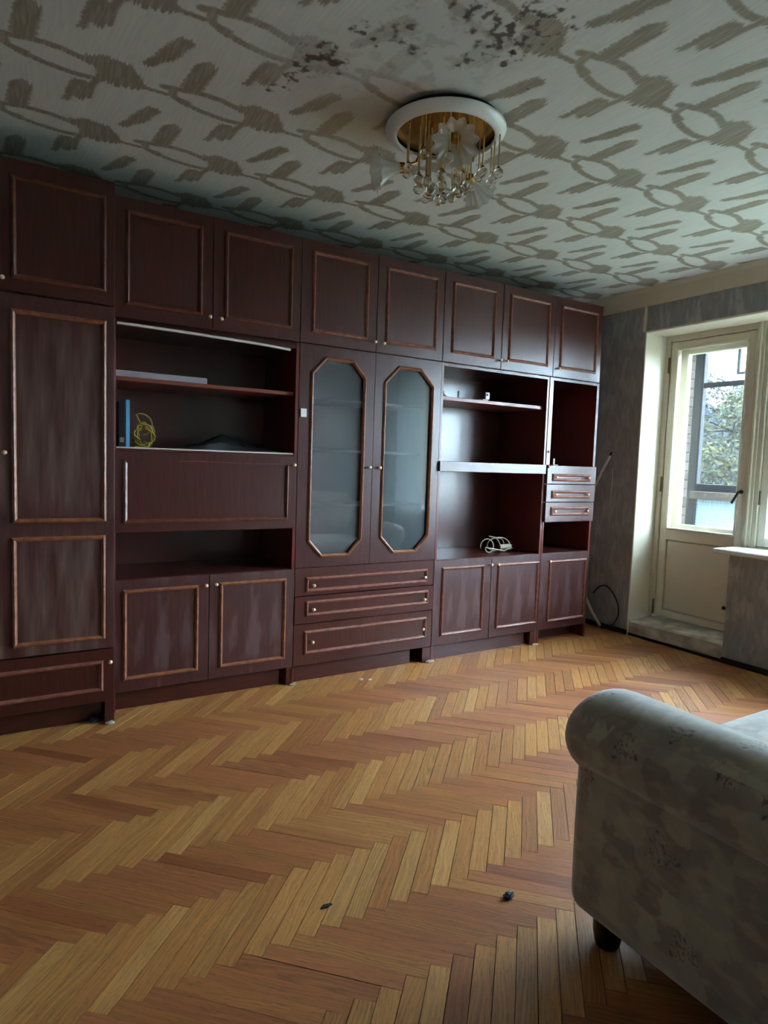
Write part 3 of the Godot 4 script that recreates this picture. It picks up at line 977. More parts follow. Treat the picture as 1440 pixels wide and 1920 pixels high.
func build_cabinets() -> void:
	var zb := -0.44
	# --- wardrobe with its top cabinet, ten centimetres deeper than the rest
	var t := thing("wardrobe", "tall dark wardrobe with worn door at the left end of the wall unit", "wardrobe", Vector3(0.015, 0, -0.17))
	var zw := 0.1
	carcass(t, -0.435, 0.465, 0.0, 1.808, zb, zw - 0.02)
	panel(t, "plinth", Vector3(-0.41, 0.0, 0.02), Vector3(0.42, 0.09, 0.038), M.mahogany_across)
	panel(t, "leg", Vector3(0.425, 0.0, 0.045), Vector3(0.4645, 0.10, 0.0985), M.mahogany)
	panel(t, "shelf", Vector3(-0.416, 0.33, zb + 0.01), Vector3(0.446, 0.346, zw - 0.025), M.mahogany_across)
	front(t, "door", 0.015, 0.465, 0.338, 1.806, zw, M.worn_upper, [[0.079, 0.431, 0.895, 1.745], [0.075, 0.428, 0.382, 0.838]], M.trim_worn, [[0.055, 1.18]])
	front(t, "door", -0.435, 0.015, 0.338, 1.806, zw, M.worn_upper, [[-0.401, -0.049, 0.895, 1.745], [-0.401, -0.049, 0.382, 0.838]], M.trim_worn, [[-0.025, 1.18]])
	front(t, "drawer", -0.435, 0.465, 0.098, 0.334, zw, M.mahogany, [[-0.389, 0.419, 0.148, 0.287]], M.trim_rose, [[0.445, 0.279]])
	var g := "top cabinets"
	var tops := [
		["walnut-dark top cabinet over the tall wardrobe, deeper than its neighbours", -0.435, 0.465, zw, [[-0.435, 0.015, [-0.401, -0.069, 1.862, 2.256], [-0.03, 1.855]], [0.015, 0.465, [0.085, 0.431, 1.862, 2.256], [0.054, 1.856]]], M.trim_dark],
		["two-door top cabinet above the shelf with books and yellow cable", 0.466, 1.361, 0.0, [[0.466, 0.911, [0.523, 0.862, 1.845, 2.254], [0.895, 1.843]], [0.911, 1.361, [0.966, 1.315, 1.845, 2.254], [0.949, 1.841]]], M.trim_dark],
		["two-door top cabinet above the glass-fronted display cabinet", 1.361, 2.261, 0.0, [[1.361, 1.811, [1.422, 1.757, 1.845, 2.254], [1.796, 1.839]], [1.811, 2.261, [1.866, 2.213, 1.845, 2.254], [1.853, 1.838]]], M.trim_rose],
		["two-door top cabinet above the wide open shelf compartment", 2.261, 3.161, 0.0, [[2.261, 2.711, [2.322, 2.652, 1.845, 2.254], [2.695, 1.841]], [2.711, 3.161, [2.765, 3.112, 1.845, 2.254], [2.747, 1.842]]], M.trim_rose],
		["single-door top cabinet at the window end of the row", 3.161, 3.615, 0.0, [[3.161, 3.615, [3.215, 3.567, 1.845, 2.254], [3.199, 1.843]]], M.trim_rose],
	]
	for a in tops:
		var y0 := 1.81 if a[3] > 0.0 else 1.785
		t = thing("top_cabinet", a[0], "cabinet", Vector3((a[1] + a[2]) / 2, y0, -0.2), g)
		carcass(t, a[1], a[2], y0, 2.32 if a[3] > 0.0 else 2.308, zb, a[3] - 0.02)
		panel(t, "bottom_panel", Vector3(a[1] + 0.0185, y0, zb + 0.006), Vector3(a[2] - 0.0185, y0 + 0.016, a[3] - 0.021), M.mahogany_across)
		for d in a[4]:
			front(t, "door", d[0], d[1], y0 + 0.002, 2.318 if a[3] > 0.0 else 2.306, a[3], M.mahogany, [d[2]], a[5], [d[3]])
	build_secretary(zb)
	build_display(zb)
	build_shelving(zb)
	build_end_column(zb)

func base_front(t: Node3D, x0: float, x1: float, kick: Array) -> void:
	panel(t, "plinth", Vector3(kick[0], 0.0, -0.055), Vector3(kick[1], 0.088, -0.038), M.mahogany_across)

func build_secretary(zb: float) -> void:
	var t := thing("secretary_cabinet", "open-shelved cabinet with drop-front flap holding books and yellow cable", "cabinet", Vector3(0.913, 0, -0.2))
	carcass(t, 0.466, 1.361, 0.0, 1.783, zb, -0.002)
	panel(t, "rail", Vector3(0.4845, 1.752, -0.03), Vector3(1.3425, 1.783, -0.003), M.mahogany_across)
	panel(t, "shelf", Vector3(0.4845, 1.517, zb + 0.007), Vector3(1.3425, 1.535, -0.03), M.shelf_front, "red-brown shelf board")
	panel(t, "shelf", Vector3(0.4845, 1.205, zb + 0.007), Vector3(1.3425, 1.222, -0.004), M.mahogany_across)
	panel(t, "edge_strip", Vector3(0.486, 1.2145, -0.006), Vector3(1.335, 1.2215, -0.001), M.edge_white, "chipped pale shelf edge")
	panel(t, "shelf", Vector3(0.4845, 0.83, zb + 0.007), Vector3(1.3425, 0.848, -0.022), M.mahogany_across)
	panel(t, "top_board", Vector3(0.4845, 0.602, zb + 0.007), Vector3(1.3425, 0.62, -0.004), M.mahogany_across)
	var flap := front(t, "drop_front", 0.466, 1.361, 0.832, 1.206, 0.0, M.mahogany, [], M.trim_dark, [[1.339, 1.161]])
	var r := rect(0.515, 1.315, 0.876, 1.166)
	for s in [[0, M.trim_dark], [1, M.trim_dark], [3, M.trim_pale]]:   # the top length has broken off
		var st := begin()
		moulding(st, r, PROF, 0.0, [s[0]])
		part(flap, "moulding", st, s[1])
	var st2 := begin()
	prism(st2, PackedVector2Array([Vector2(0.76, 1.1605), Vector2(0.83, 1.163), Vector2(1.10, 1.1615), Vector2(1.30, 1.1625), Vector2(1.30, 1.1645), Vector2(1.05, 1.1635), Vector2(0.84, 1.168), Vector2(0.77, 1.1645)]), -0.001, 0.0008)
	part(flap, "glue_scar", st2, M.trim_rose)
	front(t, "door", 0.466, 0.911, 0.092, 0.618, 0.0, M.worn_lower, [[0.514, 0.86, 0.146, 0.571]], M.trim_worn, [[0.892, 0.567]])
	front(t, "door", 0.911, 1.361, 0.092, 0.618, 0.0, M.worn_lower, [[0.961, 1.315, 0.144, 0.575]], M.trim_worn, [[0.941, 0.569]])
	base_front(t, 0.466, 1.361, [0.49, 1.30])
	panel(t, "leg", Vector3(1.325, 0.0, -0.05), Vector3(1.3605, 0.09, -0.002), M.mahogany)
	# what lies on its shelves
	st2 = begin()
	tube(st2, [Vector3(0.487, 1.7625, 0.0042), Vector3(0.75, 1.7595, 0.0042), Vector3(1.05, 1.752, 0.0042), Vector3(1.18, 1.7475, 0.0042), Vector3(1.307, 1.741, 0.0042)], 0.0065)
	single("plastic_strip", st2, M.white_plastic, "long thin white strip hanging loose under the top cabinets", "strip")
	st2 = begin()
	box(st2, Vector3(0.488, 1.5355, -0.30), Vector3(0.905, 1.566, -0.055), 0.004)
	single("flat_box", st2, mat(Color(0.62, 0.58, 0.60), 0.5), "flat pale lilac-grey box lying on the upper shelf", "box")
	book(0.507, 0.030, 0.205, Color(0.06, 0.06, 0.075), "black book standing at the left end of the shelf")
	book(0.5385, 0.017, 0.214, Color(0.36, 0.60, 0.74), "thin light blue book leaning on the black book")
	# coil of yellow cable
	st2 = begin()
	var pts := []
	for k in 150:
		var a := TAU * k / 18.0
		var w := 0.045 + 0.012 * sin(k * 0.37) + 0.006 * sin(k * 1.7)
		pts.append(Vector3(0.617 + w * 0.85 * cos(a) + 0.006 * sin(k * 0.9), 1.2275 + 0.05 + w * sin(a) * 1.02, -0.10 + 0.022 * sin(k * 0.53)))
	for k in pts.size():
		pts[k].y = maxf(pts[k].y, 1.2255)
	for k in 12:
		var a := 1.2 + 3.4 * k / 11.0
		pts.append(Vector3(0.607 + 0.05 * cos(-a + 3.2), 1.328 + 0.05 * sin(-a + 3.2), -0.09))
	tube(st2, pts, 0.0035, 6)
	single("cable_coil", st2, mat(Color(0.60, 0.50, 0.14), 0.5), "tangled coil of thin yellow cable beside the books", "cable")
	# crumpled black cloth
	st2 = begin()
	var ns := noise(91, 1.0, 3)
	var nx := 40
	var nz := 14
	var grid := []
	for i in nx + 1:
		var row := []
		for j in nz + 1:
			var u := float(i) / nx
			var v := float(j) / nz
			var body := pow(clampf(sin(PI * u), 0, 1), 0.7) * pow(clampf(sin(PI * v), 0, 1), 0.5)
			var hgt := body * (0.02 + 0.05 * exp(-pow((u - 0.47) * 5.0, 2)) + 0.014 * (ns.get_noise_2d(u * 7.0, v * 4.0) + 0.4))
			row.append(Vector3(0.74 + 0.565 * u + 0.02 * sin(v * 5.0), 1.2225 + maxf(hgt, 0.0015), -0.24 + 0.19 * v + 0.02 * sin(u * 9.0)))
		grid.append(row)
	for i in nx:
		for j in nz:
			quad(st2, grid[i][j], grid[i + 1][j], grid[i + 1][j + 1], grid[i][j + 1], Vector3.UP)
	for i in nx:
		for s in [0, nz]:
			quad(st2, grid[i][s], grid[i + 1][s], Vector3(grid[i + 1][s].x, 1.2222, grid[i + 1][s].z), Vector3(grid[i][s].x, 1.2222, grid[i][s].z), Vector3(0, 0, -1 if s == 0 else 1))
	st2.index()
	single("plastic_bag", st2, mat(Color(0.07, 0.07, 0.08), 0.5), "crumpled glossy black bag lying on the shelf above the flap", "bag")

func book(x: float, w: float, h: float, c: Color, label: String) -> void:
	var t := thing("book", label, "book", Vector3(x + w / 2, 1.2222, -0.16), "books on the shelf")
	var y0 := 1.2222
	var st := begin()
	box(st, Vector3(x, y0, -0.225), Vector3(x + 0.0022, y0 + h, -0.075), 0.0006)
	box(st, Vector3(x + w - 0.0022, y0, -0.225), Vector3(x + w, y0 + h, -0.075), 0.0006)
	box(st, Vector3(x, y0, -0.078), Vector3(x + w, y0 + h, -0.0745), 0.0012)
	part(t, "cover", st, mat(c, 0.4))
	st = begin()
	box(st, Vector3(x + 0.0022, y0 + 0.003, -0.221), Vector3(x + w - 0.0022, y0 + h - 0.003, -0.078), 0.0004)
	part(t, "page_block", st, mat(Color(0.78, 0.74, 0.66), 0.9))
	if w > 0.02:
		st = begin()
		box(st, Vector3(x + 0.006, y0 + 0.02, -0.0747), Vector3(x + w - 0.006, y0 + 0.042, -0.0739), 0.0002)
		part(t, "spine_label", st, mat(Color(0.5, 0.46, 0.44), 0.6))

func build_display(zb: float) -> void:
	var t := thing("display_cabinet", "display cabinet with two octagonal glass doors above three drawers", "cabinet", Vector3(1.811, 0, -0.2))
	carcass(t, 1.361, 2.261, 0.0, 1.783, zb, -0.021)
	panel(t, "mid_board", Vector3(1.3795, 0.602, zb + 0.007), Vector3(2.2425, 0.62, -0.022), M.mahogany_across)
	for y in [0.93, 1.24, 1.52]:
		panel(t, "shelf", Vector3(1.3795, y, zb + 0.01), Vector3(2.2425, y + 0.014, -0.16), M.mahogany_across)
	for k in 2:
		var x0 := 1.361 + 0.45 * k
		var x1 := x0 + 0.45
		var o: Array = octagon(1.424, 1.757, 0.672, 1.731, 0.082, 0.088) if k == 0 else octagon(1.868, 2.211, 0.672, 1.731, 0.092, 0.095)
		var inner := []
		for p in o:   # the opening is a little smaller than the moulding's outer edge
			var mid := Vector2((o[0].x + o[1].x) / 2, (o[2].y + o[3].y) / 2)
			inner.append(p + Vector2(signf(mid.x - p.x) * 0.010, signf(mid.y - p.y) * 0.010))
		var st := begin()
		uv_shift = Vector2(rng.randf() * 3.0, 0)
		var y0 := 0.623
		var y1 := 1.783
		var mx: float = (o[0].x + o[1].x) / 2
		x0 += 0.0013
		x1 -= 0.0013
		prism(st, PackedVector2Array([Vector2(x0, y0), Vector2(mx, y0), Vector2(mx, inner[0].y), inner[0], inner[7], inner[6], inner[5], Vector2(mx, inner[5].y), Vector2(mx, y1), Vector2(x0, y1)]), -0.018, 0.0)
		prism(st, PackedVector2Array([Vector2(mx, y0), Vector2(x1, y0), Vector2(x1, y1), Vector2(mx, y1), Vector2(mx, inner[4].y), inner[4], inner[3], inner[2], inner[1], Vector2(mx, inner[1].y)]), -0.018, 0.0)
		uv_shift = Vector2.ZERO
		var d := part(t, "glass_door", st, M.mahogany)
		st = begin()
		moulding(st, o, PROF, 0.0)
		part(d, "moulding", st, M.trim_worn)
		st = begin()
		prism(st, PackedVector2Array(o), -0.0125, -0.0095)
		part(d, "glass_pane", st, M.cabinet_glass)
		knob(d, 1.787 if k == 0 else 1.852, 1.16, 0.0)
	var ys := [[0.092, 0.318], [0.319, 0.468], [0.469, 0.6215]]
	var fr := [[1.421, 2.219, 0.151, 0.281], [1.423, 2.222, 0.358, 0.443], [1.424, 2.214, 0.488, 0.570]]
	for k in 3:
		front(t, "drawer", 1.361, 2.261, ys[k][0], ys[k][1], 0.004 if k == 1 else 0.0, M.mahogany, [fr[k]], M.trim_rose, [[1.467, [0.218, 0.396, 0.525][k]], [2.188, [0.211, 0.391, 0.522][k]]])
	panel(t, "plinth", Vector3(1.383, 0.0, -0.048), Vector3(2.13, 0.088, -0.03), M.mahogany_across)
	panel(t, "leg", Vector3(2.20, 0.0, -0.05), Vector3(2.2605, 0.09, -0.002), M.mahogany)
	var st2 := begin()
	box(st2, Vector3(1.37, 1.408, 0.0002), Vector3(1.405, 1.4535, 0.0075), 0.003)
	var sw := single("plastic_plate", st2, M.white_plastic, "small white plate stuck on the left glass door", "plate")
	sw.set_meta("label", "small white plastic plate stuck beside the left octagonal glass")

func build_shelving(zb: float) -> void:
	var t := thing("shelf_cabinet", "wide open shelving cabinet with white cable over two scuffed doors", "cabinet", Vector3(2.711, 0, -0.2))
	carcass(t, 2.261, 3.1375, 0.0, 1.783, zb, -0.001)
	panel(t, "rail", Vector3(2.2795, 1.764, -0.03), Vector3(3.119, 1.783, 0.0), M.mahogany_across)
	panel(t, "shelf", Vector3(2.2795, 1.571, zb + 0.007), Vector3(3.119, 1.593, -0.03), M.shelf_front, "red-brown shelf board")
	panel(t, "shelf", Vector3(2.2795, 1.15, zb + 0.007), Vector3(3.119, 1.168, -0.002), M.mahogany_across)
	panel(t, "cross_board", Vector3(2.263, 1.149, -0.0008), Vector3(3.13, 1.209, 0.016), M.mahogany_across)
	panel(t, "top_board", Vector3(2.2795, 0.60, zb + 0.007), Vector3(3.119, 0.618, -0.002), M.mahogany_across)
	front(t, "door", 2.261, 2.711, 0.092, 0.616, 0.0, M.worn_lower, [[2.321, 2.652, 0.148, 0.572]], M.trim_rose, [[2.699, 0.569]])
	front(t, "door", 2.711, 3.137, 0.092, 0.616, 0.0, M.worn_lower, [[2.764, 3.127, 0.146, 0.570]], M.trim_rose, [[2.755, 0.567]])
	panel(t, "plinth", Vector3(2.285, 0.0, -0.055), Vector3(3.06, 0.088, -0.038), M.mahogany_across)
	panel(t, "leg", Vector3(3.08, 0.0, -0.05), Vector3(3.137, 0.09, -0.002), M.mahogany)
	# bits left on it
	var st := begin()
	lathe(st, [Vector2(0.0001, 0), Vector2(0.026, 0), Vector2(0.026, 0.006), Vector2(0.010, 0.014), Vector2(0.006, 0.034), Vector2(0.0001, 0.036)], 14, Transform3D(Basis(), Vector3(2.318, 1.5932, -0.06)))
	single("cable_gland", st, M.black, "small black cone-shaped fitting at the left end of the shelf", "fitting")
	st = begin()
	box(st, Vector3(2.433, 1.5932, -0.068), Vector3(2.444, 1.636, -0.058), 0.002)
	single("peg", st, M.black, "small upright black peg on the red shelf", "peg")
	st = begin()
	box(st, Vector3(2.63, 1.5932, -0.10), Vector3(2.672, 1.604, -0.06), 0.002)
	box(st, Vector3(2.655, 1.604, -0.075), Vector3(2.688, 1.648, -0.064), 0.003)
	ball(st, Vector3(2.671, 1.632, -0.064), 0.008, 8)
	single("socket_piece", st, M.white_plastic, "small white socket piece standing on the red shelf", "fitting")
	# cable with plug
	var c := thing("cable", "looped white cable with a plug lying on the open cabinet's worktop", "cable", Vector3(2.9, 0.6185, -0.2))
	st = begin()
	var y := 0.6185
	var pts := []
	for k in 26:
		var a := PI * 1.15 - TAU * 1.05 * k / 25.0
		pts.append(Vector3(2.80 + 0.045 * cos(a), y + 0.048 + 0.043 * sin(a), -0.17 + 0.002 * k))
	for k in 26:
		var a := -1.2 + TAU * 1.3 * k / 25.0
		pts.append(Vector3(2.90 + 0.085 * cos(a), y + 0.052 + 0.046 * sin(a), -0.13 - 0.003 * k))
	for k in 8:
		var u := k / 7.0
		pts.append(Vector3(lerpf(2.87, 2.945, u), y + 0.10 - 0.075 * u * u, -0.20 + 0.03 * u))
	for k in pts.size():
		pts[k].y = maxf(pts[k].y, y + 0.0035)
	tube(st, pts, 0.0034, 6)
	tube(st, [Vector3(2.87, y + 0.1, -0.22), Vector3(2.915, y + 0.085, -0.185), Vector3(2.935, y + 0.03, -0.165), Vector3(2.93, y + 0.006, -0.155)], 0.004, 6)
	part(c, "cord", st, mat(Color(0.66, 0.60, 0.52), 0.5))
	st = begin()
	tube(st, [Vector3(2.925, y + 0.030, -0.17), Vector3(2.985, y + 0.032, -0.15)], 0.017, 10, 0.022)
	tube(st, [Vector3(2.985, y + 0.032, -0.15), Vector3(3.0, y + 0.033, -0.145)], 0.022, 10, 0.019)
	part(c, "plug", st, mat(Color(0.66, 0.60, 0.53), 0.45))
	st = begin()
	for s in [-0.009, 0.009]:
		tube(st, [Vector3(2.998, y + 0.033 + s, -0.1455), Vector3(3.016, y + 0.034 + s, -0.139)], 0.0023, 6)
	part(c, "plug_pin", st, M.steel)

func build_end_column(zb: float) -> void:
	var t := thing("drawer_cabinet", "narrow end column of the wall unit with three small drawers", "cabinet", Vector3(3.388, 0, -0.2))
	carcass(t, 3.138, 3.615, 0.0, 1.783, zb, -0.001)
	panel(t, "rail", Vector3(3.1565, 1.764, -0.03), Vector3(3.5965, 1.783, 0.0), M.mahogany_across)
	panel(t, "edge_strip", Vector3(3.1385, 1.209, -0.001), Vector3(3.1735, 1.783, 0.003), M.mahogany)
	panel(t, "edge_strip", Vector3(3.590, 1.209, -0.001), Vector3(3.6145, 1.783, 0.003), M.mahogany)
	panel(t, "shelf", Vector3(3.1565, 1.19, zb + 0.007), Vector3(3.5965, 1.208, -0.002), M.mahogany_across)
	panel(t, "shelf", Vector3(3.1565, 0.829, zb + 0.007), Vector3(3.5965, 0.845, -0.002), M.mahogany_across)
	panel(t, "top_board", Vector3(3.1565, 0.60, zb + 0.007), Vector3(3.5965, 0.618, -0.002), M.mahogany_across)
	var ys := [[0.828, 0.962], [0.963, 1.083], [1.084, 1.208]]
	var fr := [[0.872, 0.932], [0.988, 1.041], [1.103, 1.154]]
	for k in 3:
		var x1 := [3.606, 3.610, 3.613][k] as float
		front(t, "drawer", 3.138, x1, ys[k][0], ys[k][1], 0.02, M.mahogany, [[3.184, 3.552, fr[k][0], fr[k][1]]], M.trim_rose, [[3.212, (fr[k][0] + fr[k][1]) / 2], [3.523, (fr[k][0] + fr[k][1]) / 2]])
	front(t, "door", 3.138, 3.615, 0.092, 0.616, 0.0, M.worn_lower, [[3.222, 3.586, 0.142, 0.566]], M.trim_rose, [[3.214, 0.563]])
	panel(t, "plinth", Vector3(3.19, 0.0, -0.12), Vector3(3.58, 0.088, -0.10), M.mahogany_across)
	var st := begin()
	tube(st, [Vector3(3.195, 1.2085, -0.05), Vector3(3.205, 1.215, -0.052), Vector3(3.185, 1.248, -0.06)], 0.003, 6)
	single("screw_anchor", st, mat(Color(0.45, 0.42, 0.40), 0.5), "thin grey peg leaning in the end column's open niche", "peg")
	st = begin()
	box(st, Vector3(3.255, 1.2085, -0.075), Vector3(3.30, 1.2145, -0.04), 0.002)
	box(st, Vector3(3.266, 1.2145, -0.062), Vector3(3.282, 1.255, -0.054), 0.003)
	single("bracket", st, M.white_plastic, "small white bracket standing on top of the three small drawers", "bracket")
	for s in [[3.156, 1.296, 0.003, "upper of two orange clips on the divider edge"], [3.150, 1.196, 0.020, "lower yellow clip at the top corner of the small drawers"]]:
		st = begin()
		box(st, Vector3(s[0] - 0.008, s[1] - 0.009, s[2]), Vector3(s[0] + 0.008, s[1] + 0.009, s[2] + 0.008), 0.003)
		single("clip", st, mat(Color(0.80, 0.56, 0.22) if s[1] < 1.25 else Color(0.68, 0.40, 0.22), 0.5), s[3], "clip", "clips beside the small drawers")

# ------------------------------------------------------------------ chandelier
func build_chandelier() -> void:
	var c := Vector3(1.475, CEIL, 1.033)
	var t := thing("chandelier", "brass ceiling chandelier with white ring, glass flowers and crystal drops", "chandelier", c)
	var down := Transform3D(Basis(), c)
	var st := begin()
	lathe(st, [Vector2(0.0001, -0.001), Vector2(0.205, -0.001), Vector2(0.205, -0.022), Vector2(0.0001, -0.022)], 48, down)
	part(t, "mounting_plate", st, M.black)
	st = begin()
	var prof := []
	for k in 19:   # a leaning oval: high outside, low inside
		var a := -TAU * k / 18.0
		prof.append(Vector2(0.2035, -0.036) + Vector2(0.021, 0.014) * cos(a) + Vector2(-0.006, 0.008) * sin(a))
	lathe(st, prof, 64, down)
	part(t, "white_ring", st, mat(Color(0.88, 0.89, 0.88), 0.3))
	st = begin()
	lathe(st, [Vector2(0.185, -0.024), Vector2(0.15, -0.0245), Vector2(0.09, -0.025), Vector2(0.06, -0.03), Vector2(0.03, -0.04), Vector2(0.0001, -0.042)], 48, down)
	part(t, "brass_plate", st, M.brass)
	# arms and fluted glass flowers
	var r := Vector3(0.812, 0, 0.583)
	var n := Vector3(-0.583, 0, 0.812)
	var flowers := [[r * 0.035 + n * 0.06 + Vector3(0, -0.075, 0), (n + Vector3(0, -0.75, 0)).normalized(), 0.088], [r * -0.15 + n * 0.02 + Vector3(0, -0.165, 0), (-r + Vector3(0, -0.22, 0) + n * 0.35).normalized(), 0.085], [r * 0.10 + n * -0.14 + Vector3(0, -0.13, 0), (-n + r * 0.6 + Vector3(0, -0.4, 0)).normalized(), 0.075]]
	for f in flowers:
		var up: Vector3 = f[1]
		var sx := up.cross(Vector3(0.1, 0.9, 0.3)).normalized()
		var xf := Transform3D(Basis(sx, up, sx.cross(up)), c + f[0])
		var s: float = f[2]
		st = begin()
		tube(st, [c + Vector3(f[0].x * 0.4, -0.03, f[0].z * 0.4), c + Vector3(f[0].x * 0.7, f[0].y * 0.75 - 0.02, f[0].z * 0.7), xf * Vector3(0, 0.02, 0)], 0.006, 8)
		lathe(st, [Vector2(0.0001, 0), Vector2(0.018, 0), Vector2(0.02, 0.02), Vector2(0.0001, 0.028)], 12, xf)
		part(t, "arm", st, M.brass)
		st = begin()
		var pr := []
		for k in 9:
			var u := k / 8.0
			pr.append(Vector2(0.018 + (s - 0.018) * (0.25 * u + 0.75 * pow(u, 1.6)) * (1.0 + 0.12 * sin(u * 5.0)), 0.015 + s * 1.15 * sin(u * 1.45)))
		lathe(st, pr, 96, xf, 0.09, 12)
		part(t, "glass_flower", st, M.flower_glass)
	# rods with crystal balls
	var drops := []
	for k in 10:
		var a := TAU * k / 10.0 + 0.2
		drops.append([Vector3(cos(a), 0, sin(a)) * 0.145, -0.165 - 0.02 * (k % 2)])
	for k in 11:
		var a := TAU * k / 11.0
		drops.append([Vector3(cos(a), 0, sin(a)) * 0.10, -0.21 - 0.015 * (k % 3)])
	for k in 7:
		var a := TAU * k / 7.0 + 0.5
		drops.append([Vector3(cos(a), 0, sin(a)) * 0.06, -0.245 - 0.01 * (k % 2)])
	drops.append([Vector3.ZERO, -0.27])
	for p in [Vector3(0.165, 0, 0.09), Vector3(0.15, 0, 0.135), Vector3(0.185, 0, 0.05)]:
		drops.append([p, -0.185])
	for d in drops:
		var o: Vector3 = c + d[0]
		st = begin()
		tube(st, [o + Vector3(0, -0.025, 0), o + Vector3(0, d[1] + 0.016, 0)], 0.0032, 6)
		part(t, "rod", st, M.brass_pale)
		st = begin()
		ball(st, o + Vector3(0, d[1], 0), 0.0185, 12)
		part(t, "crystal_ball", st, M.crystal)
		st = begin()
		lathe(st, [Vector2(0.0001, 0.024), Vector2(0.006, 0.022), Vector2(0.008, 0.013), Vector2(0.0001, 0.012)], 8, Transform3D(Basis(), o + Vector3(0, d[1], 0)))
		part(t, "drop_cap", st, M.brass)

# ------------------------------------------------------------------ sofa
func build_sofa() -> void:
	var t := thing("sofa", "rolled-arm sofa in mottled beige floral fabric at the lower right", "sofa", Vector3(2.3, 0, 2.48))
	for side in 2:
		var st := begin()
		var x0 := 1.262 if side == 0 else 3.13
		rounded(st, Vector3(x0, 0.062, 1.985), Vector3(x0 + 0.21, 0.50, 2.98), 0.045, 18, 0.012)
		var arm := part(t, "armrest", st, M.fabric)
		# the roll: an elliptical bolster with a rounded front end that bulges past the body
		st = begin()
		var cx := 1.385 if side == 0 else 3.24
		var cy := 0.508
		var rings := []
		for k in 41:
			var z := lerpf(1.915, 2.985, pow(k / 40.0, 1.7))
			var u := clampf((z - 1.915) / 0.10, 0, 1)
			var e := clampf((2.985 - z) / 0.05, 0, 1)
			var s := sqrt(maxf(1.0 - pow(1.0 - u, 2.0), 0.0)) * sqrt(maxf(1.0 - pow(1.0 - e, 2.0), 0.0))
			var ring := []
			for i in 37:
				var a := TAU * i / 36.0
				var wob := 1.0 + 0.012 * sin(a * 3.0 + z * 9.0)
				ring.append(Vector3(cx + 0.148 * s * cos(a) * wob, cy + 0.112 * s * sin(a) * wob, z))
			rings.append(ring)
		var nrm := []
		for k in 41:
			var row := []
			for i in 37:
				var a: Vector3 = rings[mini(k + 1, 40)][i] - rings[maxi(k - 1, 0)][i]
				var b: Vector3 = rings[k][(i + 1) % 36] - rings[k][(i + 35) % 36]
				var nn := a.cross(b)
				var outw: Vector3 = rings[k][i] - Vector3(cx, cy, 2.45)
				if k == 0:
					nn = Vector3(0, 0, -1)
				elif nn.dot(Vector3(outw.x, outw.y, 0)) < 0:
					nn = -nn
				row.append(nn.normalized() if nn.length() > 1e-9 else Vector3(0, 0, -1 if k < 20 else 1))
			nrm.append(row)
		for k in 40:
			for i in 36:
				smooth_quad(st, [rings[k][i], rings[k + 1][i], rings[k + 1][i + 1], rings[k][i + 1]], [nrm[k][i], nrm[k + 1][i], nrm[k + 1][i + 1], nrm[k][i + 1]])
		part(arm, "arm_roll", st, M.fabric)
	var st2 := begin()
	rounded(st2, Vector3(1.45, 0.07, 2.03), Vector3(3.15, 0.32, 2.95), 0.04, 12)
	part(t, "seat_base", st2, M.fabric)
	for k in 2:
		st2 = begin()
		rounded(st2, Vector3(1.49 + 0.825 * k, 0.30, 2.005), Vector3(2.31 + 0.825 * k, 0.455, 2.70), 0.05, 14, 0.014)
		part(t, "seat_cushion", st2, M.fabric)
		st2 = begin()
		rounded(st2, Vector3(1.49 + 0.825 * k, 0.44, 2.60), Vector3(2.31 + 0.825 * k, 0.86, 2.84), 0.08, 12, 0.02)
		part(t, "back_cushion", st2, M.fabric)
	st2 = begin()
	rounded(st2, Vector3(1.45, 0.10, 2.78), Vector3(3.15, 0.80, 3.0), 0.07, 12)
	part(t, "backrest", st2, M.fabric)
	for p in [Vector2(1.315, 2.085), Vector2(3.22, 2.11), Vector2(1.345, 2.88), Vector2(3.22, 2.88)]:
		st2 = begin()
		lathe(st2, [Vector2(0.0001, 0.0), Vector2(0.027, 0.0), Vector2(0.031, 0.008), Vector2(0.036, 0.035), Vector2(0.038, 0.075), Vector2(0.0001, 0.075)], 16, Transform3D(Basis(), Vector3(p.x, 0, p.y)))
		part(t, "leg", st2, mat(Color(0.06, 0.035, 0.025), 0.4))

